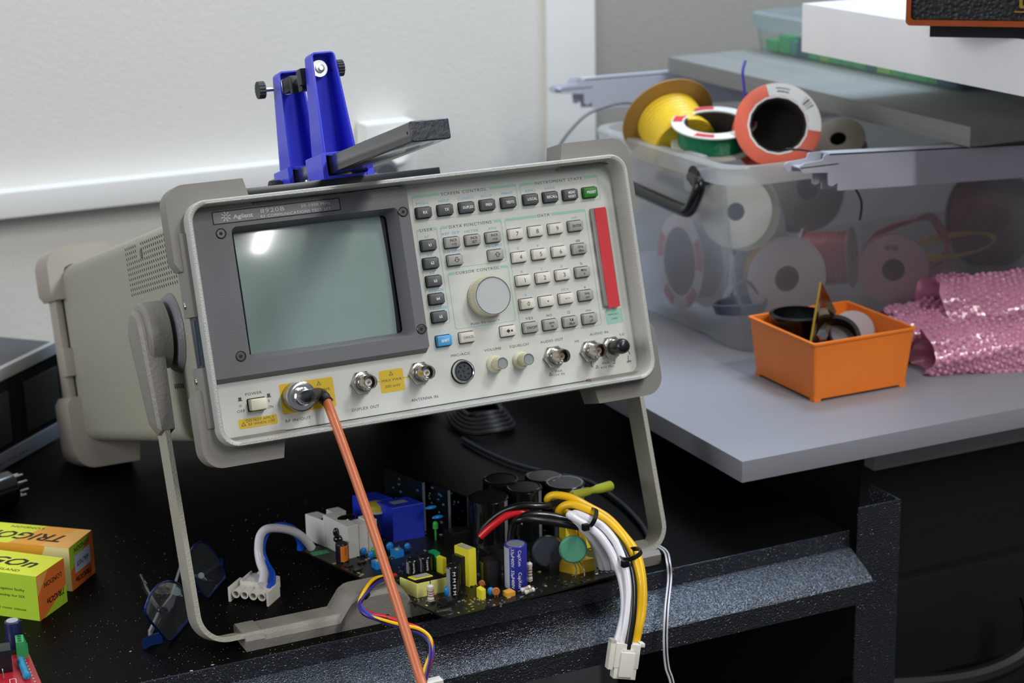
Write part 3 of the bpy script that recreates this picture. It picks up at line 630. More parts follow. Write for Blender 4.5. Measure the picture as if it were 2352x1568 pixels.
for s, x, y, w, h in [('MAX PWR', 900.2, 871.8, 46, .0020), ('200 mW', 902.1, 885.4, 36, .0020), ('DO NOT APPLY', 597.8, 961.6, 64, .0020), ('RF WHEN OFF', 601.2, 969.6, 61, .0020), ('MAX PWR', 735, 895.5, 47, .0020), ('60 W', 737, 909.5, 27, .0020), ('CONTINUOUS', 737, 921.5, 60, .0018), ('MEMORY', 1408.8, 721.1, 24, .0014), ('CARD', 1411, 730.9, 15, .0014)]:
    T(mb, s, x, y, w, h, 0, y9, sp=1.05)
def tri(mb, px, py, s, y=.01985):
    x, z = qp(px, py, y); P = [(x - s, z - s * .8), (x + s, z - s * .8), (x, z + s)]; Q = [(x - s * .66, z - s * .6), (x + s * .66, z - s * .6), (x, z + s * .62)]
    mb.add([(a, y, b) for a, b in P + Q], [(0, 1, 4, 3), (1, 2, 5, 4), (2, 0, 3, 5)], 0); mb.text('!', (x, y, z - s * .1), u_, v_, None, s * .8, 0)
tri(mb, 897.7, 857.3, .0017); tri(mb, 559.5, 974, .0017); tri(mb, 732, 880, .0017); tri(mb, 1264.8, 859.2, .0015); tri(mb, 1371.5, 842, .0015)
def line(mb, pts, w=.00025, y=.0199, mi=0):
    P = [qp(*q, y) for q in pts]
    for a, b in zip(P, P[1:]):
        d = Vector((b[0] - a[0], 0, b[1] - a[1])).normalized(); nn = Vector((-d.z, 0, d.x)) * w
        mb.strip([(a[0], y, a[1]), (b[0], y, b[1])], nn * 2, .00004, mi)
line(mb, ((1357.5, 830), (1359, 842), (1363, 842))); line(mb, ((1411, 825), (1412.5, 834), (1408, 835))); line(mb, ((1441, 802), (1447, 813.5)))
line(mb, ((1442.5, 816), (1443.5, 829))); line(mb, ((1440, 833), (1441, 829.5), (1449.5, 828))); line(mb, ((1444, 833), (1445, 829))); line(mb, ((1448, 832), (1449, 828)))
for q in ((551, 916.5), (617, 907.5)):
    x, z = qp(*q, yp); mb.quad((x - .0011, yp, z - .001), (x + .0011, yp, z - .001), (x + .0011, yp, z + .0012), (x - .0011, yp, z + .0012), 0); mb.quad((x - .0018, yp, z - .0014), (x + .0018, yp, z - .0014), (x + .0018, yp, z - .001), (x - .0018, yp, z - .001), 0)
B(mb, 'panel_print', [ink, green, blue, yel])

# ---- keys
KM = dict(d=(M('key_dark', '5A5B5E', .5), wht), g=(M('key_grey', 'A2A29C', .5), dink), i=(M('key_ivory', 'DAD6CA', .5), dink), b=(M('key_blue', '4FA3D8', .5), wht), n=(M('key_green', '2F7F2B', .5), wht))
keyside = M('key_side', '8B8575', .55)
def key(px, py, kind, lines, h=None, name='key'):
    yt = .0155; x, z = qp(px, py, yt); kw, kh = .0107, .0069; mb = MB(); cm, tm = KM[kind]
    P = rrect(x - kw / 2 - .0009, x + kw / 2 + .0009, z - kh / 2 - .0009, z + kh / 2 + .0009, .0012, 3)
    mb.add([(a, .01985, b) for a, b in P], [tuple(range(len(P)))], 2)
    L = lambda y, e: [(a, y, b) for a, b in rrect(x - kw / 2 - e, x + kw / 2 + e, z - kh / 2 - e, z + kh / 2 + e, .0009, 3)]
    mb.loft([L(.0210, .0005), L(.0158, .0001), L(yt, -.0003)], 0, False, True)
    y = yt - .00006
    if lines == 'up' or lines == 'dn':
        s = 1 if lines == 'up' else -1
        P = [(-.0008, -.0017), (-.0008, .0000), (-.0020, .0000), (0, .0019), (.0020, .0000), (.0008, .0000), (.0008, -.0017)]; P = [(x + a + .0005, z + s * b) for a, b in P]
        for a, b in zip(P, P[1:] + P[:1]): mb.strip([(a[0], y, a[1]), (b[0], y, b[1])], Vector((-(b[1] - a[1]), 0, b[0] - a[0])).normalized() * .0004, .00004, 1)
    elif lines == 'bk':
        mb.add([(x - .0025, y, z), (x - .0003, y, z + .0018), (x - .0003, y, z + .0007), (x + .0006, y, z + .0007), (x + .0006, y, z - .0007), (x - .0003, y, z - .0007), (x - .0003, y, z - .0018)], [tuple(range(7))], 1)
        mb.quad((x + .0014, y, z - .0007), (x + .0028, y, z - .0007), (x + .0028, y, z + .0007), (x + .0014, y, z + .0007), 1)
    else:
        k = len(lines)
        for i, s in enumerate(lines):
            hh = h or (.0020 if k == 1 else .0019); w = None
            nat = textmesh(s)[0]; nw = (max(v.x for v in nat) - min(v.x for v in nat)) * hh / .73
            w = min(nw * (.92 if len(s) > 3 else 1), kw - .0022) if h is None else None
            mb.text(s, (x + .0003, y, z + (0 if k == 1 else (.00145 - .0029 * i))), u_, v_, w, hh, 1, bold=(kind in 'dgbn'))
    B(mb, name, [cm, tm, blackp])
for px, py, s in ((976.2, 487.2, 'RX'), (1025.6, 480.8, 'TX'), (1074.7, 475.2, 'DUPLEX'), (1122.6, 469.2, 'PREV'), (1171, 463.6, 'TESTS'), (1221.9, 456.5, 'LOCAL'), (1267.3, 451.2, 'RECALL'), (987, 562, 'k1'), (992.8, 603.5, 'k2'), (999.7, 644.6, 'k3'), (1005.7, 685.5, 'k4'), (1012.1, 726.7, 'k5')): key(px, py, 'd', [s])
key(1312.9, 445.8, 'd', ['MEAS', 'RESET']); key(1358.1, 440.5, 'n', ['PRESET']); key(1022.5, 781.7, 'b', ['SHIFT']); key(1075.9, 773.7, 'i', ['CANCEL']); key(1169.9, 759.5, 'i', 'bk')
key(1041.3, 555.7, 'g', ['INCR', '÷10']); key(1088.6, 550.1, 'g', ['INCR', 'SET']); key(1135.6, 543.8, 'g', ['INCR', '×10']); key(1048, 596.4, 'g', 'dn'); key(1141.7, 584.4, 'g', 'up')
for px, py, s in ((1187.4, 536.2, '7'), (1233.6, 530, '8'), (1279.3, 523.9, '9'), (1195.6, 589.7, '4'), (1241.8, 582.8, '5'), (1287.4, 576.7, '6'), (1205.2, 643, '1'), (1250.7, 636.8, '2'), (1295.7, 630.3, '3'), (1213.6, 697, '0'), (1258.2, 691.1, '•'), (1303.4, 684.5, '+/−')):
    key(px, py, 'i', [s], h=.0034 if len(s) == 1 else .0024)
key(1324.7, 517.7, 'g', ['ENTER']); key(1333.1, 570.5, 'g', ['GHz', 'dBm']); key(1340.9, 623.8, 'g', ['MHz', 'V']); key(1348.6, 677.3, 'g', ['kHz', 'mV']); key(1221.3, 751.4, 'g', ['ON/OFF']); key(1267.3, 744.6, 'g', ['ppm', 'W']); key(1312.7, 738, 'g', ['%Δ', 'dBµV']); key(1357.5, 730.9, 'g', ['Hz', 'µV'])

# ---- cursor knob
ivory = M('ivory_plastic', 'CFC9AE', .5); ymn = (0, -1, 0)
x, z = qp(1119, 681, .0185)
mb = MB(); mb.cyl((x, .0200, z), ymn, .002, .010, n=24, mi=2); mb.ribbed((x, .0180, z), ymn, .0098, .01495, .0006, 66, 0, .0141); mb.lathe([(.0152, 0), (.0152, .0008)], (x, .0182, z), ymn, 48)
mb.lathe([(.0141, 0), (.0139, .0010), (.0132, .0010), (.0130, .0004)], (x, .0083, z), ymn, 64, 1, False, False); mb.lathe([(.0131, 0), (.0131, .0006)], (x, .0082, z), ymn, 64, 3)
B(mb, 'cursor_knob', [ivory, metal2, blackp, M('knob_cap_grey', 'B7BCBA', .45)], ang=25)
capg = M('knob_cap_slate', '8D9493', .45)
def knob(px, py, nm, dark=False):
    x, z = qp(px, py, .0195); mb = MB()
    mb.lathe([(.0066, 0), (.0066, .0012), (.0060, .0030), (.0050, .0045)], (x, .0198, z), ymn, 36); mb.ribbed((x, .0165, z), ymn, .0105, .0049, .0005, 26, 0, .0042)
    mb.lathe([(.0042, 0), (.0042, .0012), (.0037, .0012), (.0036, .0006)], (x, .0062, z), ymn, 36, 1, False, False); mb.lathe([(.0037, 0), (.0037, .0008)], (x, .0062, z), ymn, 36, 2); mb.box(x - .0004, x + .0002, .0120, .0175, z - .0050, z - .0044, 3)
    B(mb, nm, [ivory, metal2, capg, blackp], ang=25)
knob(1136.5, 835.5, 'volume_knob'); knob(1196, 826.5, 'squelch_knob')
# ---- connectors
teflon = M('white_teflon', 'E6E9F0', .35); goldm = M('gold_contact', 'C9962E', .25, metal=1)
def bnc(px, py, dl, cap=False, nm='coaxial_socket'):
    x, z = qp(px, py, .0185); mb = MB()
    mb.lathe([(.0088, 0), (.0088, .0022), (.0078, .0032)], (x, .0198, z), ymn, 6, 0, True, True)
    mb.lathe([(.0076, 0), (.0076, .0012), (.0066, .0014), (.0062, .0012)], (x, .0168, z), ymn, 40, 1, False, True)
    mb.lathe([(.0058, 0), (.0058, .0016), (.0050, .0020), (.0050, .0150), (.0048, .0154), (.0044, .0154), (.0042, .0148), (.0042, .0050)], (x, .0156, z), ymn, 40, 0, False, True)
    for s in (1, -1): mb.cyl((x + .0049 * s * .5, .0070, z + .0049 * s * .86), (s * .5, 0, s * .86), .0011, .0009, n=10)
    mb.lathe([(.0026, 0), (.0026, .0048)], (x, .0100, z), ymn, 24, 2); mb.lathe([(.0008, 0), (.0008, .0015)], (x, .0048, z), ymn, 12, 3)
    o = B(mb, nm, [metal, metal2, teflon if dl else M('aged_dielectric', '9A9284', .5), goldm])
    if cap:
        mb = MB(); mb.lathe([(.0056, 0), (.0058, .0005), (.0058, .0130), (.0053, .0155), (.0038, .0172), (.0014, .0178)], (x, .0145, z), ymn, 36)
        mb.build('dust_cap', M('black_rubber_cap', '15171B', .3, spec=.7), o, MI, 'black rubber cap')
bnc(832, 878.5, True); bnc(964.5, 856.5, True); bnc(1272.5, 819, False); bnc(1356.5, 806.3, False); bnc(1405, 797, False, True)
x, z = qp(1063, 853, .019); mb = MB()
mb.lathe([(.0090, 0), (.0090, .0003)], (x, .0199, z), ymn, 40, 1); mb.lathe([(.0084, 0), (.0084, .0030), (.0081, .0042), (.0074, .0042), (.0069, .0036), (.0069, .0012)], (x, .0198, z), ymn, 48, 0, False, False)
mb.cyl((x, .0192, z), ymn, .0012, .0069, n=40, mi=1); mb.cyl((x, .0188, z), ymn, .0016, .0061, n=40, mi=2)
for k in range(8):
    a = k * 2 * pi / 7 + .35; r = .0040 if k < 7 else 0; a2 = a + .6 if k < 7 else 1.9; cx, cz = x + r * cos(a), z + r * sin(a); y = .01715
    d = Vector((cos(a2), 0, sin(a2))); e = Vector((-sin(a2), 0, cos(a2))); c = Vector((cx, y, cz)); mb.add([c - d * .0019, c - e * .0008, c + d * .0019, c + e * .0008], [(0, 1, 2, 3)], 1)
    mb.cyl(c - d * .0012, ymn, .0003, .0003, n=6, mi=0)
B(mb, 'microphone_socket', [metal2, blackp, M('slate_insert', '3A414C', .5)])
# power switch
x, z = qp(596.5, 927.5, .0125); mb = MB(); xs, zs = qp(589, 927, .0198)
P = rrect(x - .0068, x + .0068, z - .0046, z + .0046, .001, 3); mb.add([(a, .01985, b) for a, b in P], [tuple(range(len(P)))], 1)
L = lambda y, e: [(a, y, b) for a, b in rrect(x - .0059 - e, x + .0059 + e, z - .0040 - e, z + .0040 + e, .0008, 3)]
mb.loft([L(.0205, 0), L(.0124, -.0001), L(.0120, -.0006)], 0, False, True); B(mb, 'power_switch', [M('switch_ivory', 'D9D6BE', .45), blackp])
# memory card slot with red tape
A = [qp(*q, .0175) for q in ((1354, 478.5), (1391, 474.5), (1426, 701), (1389, 706))]
x0 = (A[0][0] + A[3][0]) / 2; x1 = (A[1][0] + A[2][0]) / 2; z1 = (A[0][1] + A[1][1]) / 2; z0 = (A[2][1] + A[3][1]) / 2
mb = MB(); mb.loft([[(a, y, b) for a, b in rrect(x0 + e, x1 - e, z0 + e, z1 - e, .0018, 4)] for y, e in ((.0202, 0), (.0172, .0003), (.0166, .0009))], 0, False, True)
sl = B(mb, 'memory_card_slot', M('slot_grey', '8A8984', .35, metal=.3))
mb = MB(); xa, xb = x0 + .0029, x1 - .0012; n = 26; vs = []
for j in range(n + 1):
    t_ = j / n; zz = z1 - .0003 + (z0 - .0004 - z1) * t_
    for xx in (xa, (xa * 2 + xb) / 3, (xa + xb * 2) / 3, xb): vs.append((xx + (.0004 * sin(t_ * 40) if j in (0, n) else 0), .0164 - .0003 * abs(sin(t_ * 9 + xx * 700)), zz + (.0004 * sin(xx * 3000) if j == n else 0)))
mb.add(vs, [(j * 4 + i, j * 4 + i + 1, j * 4 + i + 5, j * 4 + i + 4) for j in range(n) for i in range(3)])
mb.box(xa, xb, .0163, .0167, z0, z1 - .0004)
mb.build('red_tape', M('red_tape', 'CF3A42', .35, coat=.4, bump=.3, bscale=60), sl, MI, 'strip of glossy red tape')

# ---- bumpers
def corner(sx, sz, y0, y1, L, LZ, ox, oz, r=.014, name='bumper_pad'):
    # L-shaped pad round one corner; sx, sz = +-1; slanted ends
    X = 0 if sx < 0 else WX; Z = 0 if sz > 0 else HZ
    f = lambda a, b: (X + sx * a, Z + sz * b)   # a outwards in x, b outwards in z
    P = [f(-L, oz)] ; cx, cz = ox - r, oz - r
    for i in range(9):
        a = radians(90 - 90 * i / 8); P.append(f(cx + r * cos(a), cz + r * sin(a)))
    P += [f(ox, -LZ), f(ox - .004, -LZ - .006), f(-.0012, -LZ - .006), f(-.0012, -.0150), f(-.0040, -.0085), f(-.0090, -.0062), f(-L - .004, -.0062)]
    e = .0015
    mb = MB(); c = Vector((sum(p[0] for p in P) / len(P), sum(p[1] for p in P) / len(P)))
    mb.prism(P, y0, y1, FR); return mb
for sx in (-1, 1):
    for sz in (1, -1):
        lz = .040 if sz > 0 else .036
        B(corner(sx, sz, .0118, .0295 if sx < 0 else .0375, .046 if sz > 0 else .046, lz, .0105 if sx < 0 else .0095, .0130), 'bumper_pad', bump_m, ang=40)
        B(corner(sx, sz, .446, .505, .045, .030 if sz > 0 else .040, .0115, .0105 if sz > 0 else .0185, .018), 'bumper_pad', M('taupe_rear_bumper', 'A39A8F', .6), ang=40)
for sx, X in ((-1, 0), (1, WX)):
    mb = MB()
    f = (lambda a: X + sx * a)
    mb.box(f(-.001), f(.0048), .0100, .0290, -.078, -.02, b=.001); mb.box(f(-.001), f(.0048), .0100, .0290, -.155, -.113, b=.001); mb.box(f(-.001), f(.0012), .0250, .0300, -.12, -.07)
    B(mb, 'side_rail', bump_m)
    mb = MB(); mb.box(f(-.001), f(.0022), .0110, .0240, -.113, -.078, 0); mb.box(f(.002), f(.0034), .0130, .0190, -.111, -.080, 0, .0004); B(mb, 'side_bracket', M('blue_grey_steel', '5D6672', .35, metal=.6))
    for zz in (-.0695, -.122, -.157):
        mb = MB(); mb.lathe([(.0026, 0), (.0026, .0008), (.0018, .0014)], (f(.0045), .0215, zz), (sx, 0, 0), 16); B(mb, 'rail_screw', metal2)
    mb = MB(); mb.box(f(-.002), f(.0045), .468, .500, -.160, -.012, b=.002); mb.box(f(-.002), f(.0075), .450, .474, -.105, -.080, b=.001); B(mb, 'rear_rail', MATS['taupe_rear_bumper'])
mb = MB(); mb.box(.003, WX - .003, .468, .49, -.16, -.012, b=.003); B(mb, 'rear_panel', M('rear_panel_grey', '8C8A82', .6))

# ---- carrying handle (folded down as a stand)
hub = Vector((0, .0553, .2146)); dn = (Vector((0, -.022, .0068)) - hub); LH = dn.length; dn.normalize(); wv = Vector((0, -dn.z, dn.y)); wv = -wv if wv.y < 0 else wv
HP = lambda x, t, w=0: hub + Vector((x, 0, 0)) + dn * t + wv * w
hx = .0185; r = .020; pts = [HP(-hx, .020), HP(-hx, .05)]
pts += [HP(-hx, LH * .5), HP(-hx, LH - r)]
for i in range(1, 9): a = pi / 2 * i / 8; pts.append(HP(-hx + r - r * cos(a), LH - r + r * sin(a)))
n0 = len(pts); right = [(WX + hx - (p.x + 0) - 0) for p in pts]
full = pts + [Vector((WX - p.x, p.y, p.z)) for p in reversed(pts)]
mb = MB(); mb.strip(full, wv * .024, .0036); mb.build('handle_strap', strap_m, ts, None, ang=40)
for sx in (-1, 1):
    X = 0 if sx < 0 else WX; g = lambda a: X + sx * a
    mb = MB(); mb.lathe([(.029, 0), (.0292, .0016), (.0270, .0050), (.0150, .0062)], (g(-.002), hub.y, hub.z), (sx, 0, 0), 56)
    mb.lathe([(.014, 0), (.014, .004)], (g(.002), hub.y, hub.z), (sx, 0, 0), 32); mb.build('handle_hub', M('slate_hub', '77787C', .4, bump=.4, bscale=500), ts, None)
    # casting: round boss with a tapering arm plate standing proud of it
    mb = MB(); mb.lathe([(.0225, 0), (.0245, .001), (.0245, .0150), (.0232, .0172), (.0200, .0178)], (g(.0060), hub.y, hub.z), (sx, 0, 0), 48)
    def ring_at(x, e, t0):
        out = []
        for i in range(13):
            a = radians(180 * i / 12); out.append((-(.0195 - e) * sin(a) + t0, (.0195 - e) * cos(a)))
        out += [(.068 - e, -.0125 + e), (.071 - e * 2, .0030), (.064 - e, .0145 - e)]
        return [Vector((g(x - max(0, t - .01) * (.06 if x > .02 else 0)), hub.y, hub.z)) + dn * t + wv * w for t, w in out]
    mb.loft([ring_at(.0130, 0, 0), ring_at(.0262, 0, 0), ring_at(.0285, .0022, 0), ring_at(.0290, .0060, 0)])
    mb.build('handle_casting', hand_m, ts, None, ang=28)
# rubber sleeve on the cross bar
mb = MB()
x0, x1 = .0120, .3500; P = [(-.0365, 0), (-.0075, 0), (-.0068, .0085), (-.0095, .0108), (-.0335, .0108), (-.0370, .0080)]
xs = [(x0, 0), (x0 + .001, 0), (.026, 0), (.0262, .0), (.083, 0), (.087, .0045), (.092, .0115), (.096, .0140), (.100, .0148), (.124, .0148), (.130, .0140), (.134, .0115), (.1385, .0045), (.142, 0), (x1 - .001, 0), (x1, 0)]
mb.loft([[(x, y, (z + e if z > .004 else z) - (.0012 if .026 < x < .3 and z > .004 and e == 0 else 0)) for y, z in P] for x, e in xs]); mb.build('handle_foot', hand_m, ts, None, ang=30)

# ================================================================ orange coaxial lead
t = thing('coaxial_lead', 'orange-brown coaxial lead plugged into the yellow-labelled connector, hanging over the bench edge', 'cable', tuple(wy(965, 1560, -.2)))
x, z = qp(686, 911, .013)
mb = MB(); mb.ribbed((x, .0192, z), ymn, .0110, .0103, .00025, 60, 0); mb.lathe([(.0098, 0), (.0106, .001), (.0106, .0028), (.0100, .0032), (.0078, .0036), (.0060, .0034)], (x, .0085, z), ymn, 48, 1)
mb.lathe([(.0066, 0), (.0066, .0035), (.0055, .0045), (.0054, .009), (.0046, .0095)], (x, .0052, z), ymn, 40, 1); mb.lathe([(.0058, 0), (.0058, .0020)], (x, .0012, z), ymn, 6, 1)
mb.build('screw_connector', [metal, metal2], t, MI)
c0 = MI @ Vector((x, -.003, z)); hs = [c0, wy(720, 903, (MI @ Vector((x, -.012, z))).y), wy(737, 908, -.030), wy(753, 922, -.040)]
mb = MB(); mb.tube([MI @ Vector((x, -.001, z)), MI @ Vector((x, -.010, z)), wy(732, 905, -.022), wy(742, 911, -.030), wy(752, 923, -.036)], [.0042, .0042, .0046, .0046, .0042], 14); mb.build('heat_shrink', M('black_heatshrink', '17191C', .45), t)
mb = MB(); mb.tube([wy(743, 911, -.0305), wy(752, 925, -.036), wy(785, 1012, -.055), wy(822, 1115, -.075), wy(865, 1240, -.10), wy(915, 1395, -.13), wy(960, 1540, -.16), wy(990, 1640, -.18), wy(1010, 1700, -.19) + Vector((.01, -.01, -.08)), wy(1010, 1700, -.19) + Vector((.03, .0, -.30))], .0034, 16)
mb.build('cable', M('orange_brown_jacket', 'C0673C', .42, coat=.2), t)
# ================================================================ blue circuit board holder on the test set
blu = M('blue_plastic', '3B42D6', .36, sss=.0, coat=.15, var=.03)
blk = M('black_metal_bar', '1E1F20', .22, spec=.8, coat=.5)
gry = M('knob_black', '26282B', .5)
t = thing('circuit_board_holder', 'blue plastic clamp holder with black slide bar on top of the test set', 'holder', tuple(OI + XI * .13 + YI * .12 + ZI * -.0065))
PT = lambda mb, nm, m, par=None, lb=None, ang=35: mb.build(nm, m, par or t, MI, lb, ang)
mb = MB(); mb.box(.0575, .2085, .047, .23, .0035, .0088, b=.0006); PT(mb, 'base_plate', M('black_base_plate', '131A20', .3, spec=.7))
for fx, fy in ((.07, .06), (.195, .06), (.07, .215), (.195, .215)): mb = MB(); mb.cyl((fx, fy, -.0064), (0, 0, 1), .010, .006, n=20); PT(mb, 'rubber_foot', bk)
bx0, bx1, bz0, bz1 = .1245, .1521, .0126, .0262
mb = MB(); mb.prism(rrect(bx0, bx1, bz0, bz1, .0012, 3), -.112, .20, FR); PT(mb, 'slide_bar', blk)
mb = MB(); mb.loft([[(a, y, b) for a, b in rrect(bx0 + e, bx1 - e, bz0 + e, bz1 - e, .0014, 3)] for y, e in ((-.1115, .0006), (-.1122, .0006), (-.1122, -.0001), (-.1138, -.0001), (-.1145, .0006))]); mb.box(bx0 - .0002, bx0 + .001, -.1085, -.1070, .0185, .0205, 1); PT(mb, 'bar_end_cap', [M('dark_slate_cap', '2B323B', .35, bump=.3, bscale=300), blackp])
def column(y0, knob_side):
    def X(s, z):  # s 0..1 across
        k = (z - .026) / .076; l = .1207 + (.1223 - .1207) * k; r = .1468 + (.1407 - .1468) * k; return l + (r - l) * s
    H = lambda y, e: [(X(0, b) + a * (X(1, b) - X(0, b)), y, b) for a, b in [((p - .0) / .02, q) for p, q in rrect(e, .02 - e, .026 + e, .102 - e * .9, max(.001, .0035 - e), 4)]]
    dp = lambda z: .027 - (z - .026) / .076 * .0125
    back = [(x, y0 + dp(z), z) for x, _, z in H(0, 0)]
    mb = MB(); mb.loft([back, H(y0 + .0004, 0), H(y0, .0004), H(y0, .0014), [(x, y0 + dp(z) - .0022, z) for x, _, z in H(0, .0018)]]); PT(mb, 'column', blu, ang=40)
    mb = MB(); o = rrect(.1185, .1578, .0088, .0285, .0015, 3); i = rrect(bx0 - .0022, bx1 + .0012, .0112, bz1 + .0006, .0008, 3)
    mb.loft([[(a, y0, b) for a, b in i], [(a, y0, b) for a, b in o], [(a, y0 + .036, b) for a, b in o], [(a, y0 + .036, b) for a, b in i], [(a, y0, b) for a, b in i]], 0, False, False)
    mb.box(.104, .1625, y0 - .001, y0 + .038, .0072, .0092, b=.0006); mb.box(.1520, .1545, y0 - .0006, y0 + .0, .0086, .0118); PT(mb, 'column_foot', blu)
    for fx in (.108, .160): mb = MB(); mb.cyl((fx, y0 + .006, .0090), (0, 0, 1), .0016, .0022, n=14); PT(mb, 'screw_head', metal2)
    # clamp: washer and bolt in the channel, rod and jaw behind or in front, knob at the side
    yc = y0 + .0145; cx, cz = .1306, .0912
    mb = MB(); mb.lathe([(.0062, 0), (.0062, .0007), (.0028, .0007), (.0028, 0), (.0062, 0)], (cx, yc - .0045, cz), ymn, 40, 0, False, False); mb.lathe([(.0034, 0), (.0034, .0010), (.0018, .0012)], (cx + .0003, yc - .0052, cz), ymn, 24, 1); mb.cyl((cx + .0007, yc - .006, cz), ymn, .0015, .0017, n=14, mi=0)
    PT(mb, 'washer', [M('zinc_washer', 'F2F4F2', .3, metal=.4), M('spring_washer', '8A8D8E', .3, metal=.8)])
    return cx, cz, yc
cx, cz, yc = column(.05, 1)
sx_ = X1k = .0
mb = MB(); mb.cyl((.140, .0605, .0905), (1, 0, 0), .004, .0022, n=14); mb.ribbed((.1437, .0605, .0905), (1, 0, 0), .0052, .0062, .0006, 16); PT(mb, 'clamp_knob', gry)
mb = MB(); mb.box(.119, .141, .069, .079, .082, .094, b=.001); mb.box(.122, .137, .079, .088, .079, .0945, b=.001); PT(mb, 'clamp_jaw', M('black_clamp', '202122', .4))
column(.13, -1)
mb = MB(); mb.cyl((.120, .1405, .0905), (-1, 0, 0), .0085, .0018, n=14, mi=1); mb.ribbed((.1125, .1405, .0905), (-1, 0, 0), .0052, .0068, .0005, 16); PT(mb, 'clamp_knob', [gry, metal])
mb = MB(); mb.box(.1235, .1345, .1085, .1295, .084, .095, b=.001); mb.box(.1225, .1315, .103, .1085, .081, .093, b=.001); mb.cyl((.128, .118, .088), (0, -1, 0), .026, .0035, n=16); PT(mb, 'clamp_jaw', MATS['black_clamp'])
mb = MB(); mb.ribbed((.1175, .150, .0150), (-1, 0, 0), .0085, .0065, .0005, 16); PT(mb, 'clamp_knob', gry)

# ================================================================ power supply board
ZB = .0135
pcbm = M('dark_board', '14160F', .35, spec=.6, var=.4, vscale=160)
A = wz(1030, 1420, ZB); Bc = wz(1470, 1305, ZB); D = wz(690, 1262, ZB); Cc = Bc + (D - A)
t = thing('power_supply_board', 'open power supply circuit board crowded with capacitors and wires, lying on the handle bar', 'circuit board', tuple((A + Cc) / 2 + Vector((0, 0, -ZB + .0115))))
mb = MB(); mb.loft([[p + Vector((0, 0, -.0016)) for p in (A, Bc, Cc, D)], [p.copy() for p in (A, Bc, Cc, D)]]); mb.build('board', pcbm, t)
def at(px, py): return wz(px, py, ZB)
def topz(b, py):    # height of photo row py above base point b
    pxx = b; c = CAM; lo, hi = ZB, ZB + .12
    def row(z):
        v = RW.transposed() @ (Vector((b.x, b.y, z)) - CAM); return CY + F * v.y / v.z
    for _ in range(30):
        m_ = (lo + hi) / 2
        if row(m_) > py: lo = m_
        else: hi = m_
    return lo
def cb(P0, P1, P2, top, name, m, inset=0, sub=None, mi=0, b=.0004, build=True, z0=None, mbx=None):
    a, c, e = at(*P0), at(*P1), at(*P2); zt = topz(c, top); u1 = a - c; u2 = e - c
    q = [c, e, e + u1, a]; mbx = mbx or MB(); z0 = z0 if z0 is not None else ZB
    mbx.loft([[Vector((p.x, p.y, z0)) for p in q], [Vector((p.x, p.y, zt - b)) for p in q], [Vector((p.x, p.y, zt)) + ((c + e + a + (e + u1)) / 4 - p) * .03 for p in q]], mi)
    for v in []: pass
    if build: mbx.build(name, m, t, None, sub)
    return q, zt, mbx
wf = M('white_film_case', 'D9D8D2', .4)
cb((704, 1238), (748, 1256), (776, 1250), 1197, 'film_capacitor', wf); cb((745, 1253), (802, 1283), (826, 1277), 1210, 'film_capacitor', wf); cb((805, 1264), (827, 1275), (847, 1270), 1206, 'film_capacitor', wf)
cb((826, 1258), (848, 1269), (868, 1264), 1196, 'film_capacitor', wf); cb((752, 1222), (770, 1231), (797, 1225), 1178, 'film_capacitor', wf)
blm = M('blue_choke_tape', '2038C4', .3, coat=.3)
q, zt, _ = cb((868, 1229), (904, 1245), (976, 1232), 1167, 'choke', blm)
cc = (q[0] + q[1] + q[2] + q[3]) / 4; mb = MB(); w1 = (q[1] - q[0]) * .3; w2 = (q[3] - q[0]) * .22; mb.add([cc + Vector((0, 0, zt - ZB + .0002)) + w1 * s + w2 * k for s, k in ((-.9, -.6), (.7, -.6), (.7, 1), (-.9, 1))], [(0, 1, 2, 3)]); mb.build('choke_label', M('grey_label', '8D9199', .4), t)
cb((812, 1205), (852, 1221), (905, 1212), 1152, 'choke', blm)
p = at(879, 1238); mb = MB(); mb.cyl(p + Vector((0, .012, .002)), (0, 0, 1), .019, .0085, n=28, mi=0); mb.lathe([(.0095, 0), (.0095, .0015)], p + Vector((0, .012, .0205)), (0, 0, 1), 28, 1); mb.lathe([(.0088, 0), (.0078, .004), (.004, .0055)], p + Vector((0, .012, .022)), (0, 0, 1), 28, 2)
mb.build('coil', [M('dark_blue_coil', '141E5E', .3), M('white_bobbin', 'C9C9BE', .4), M('yellow_winding', 'B7A834', .4)], t)
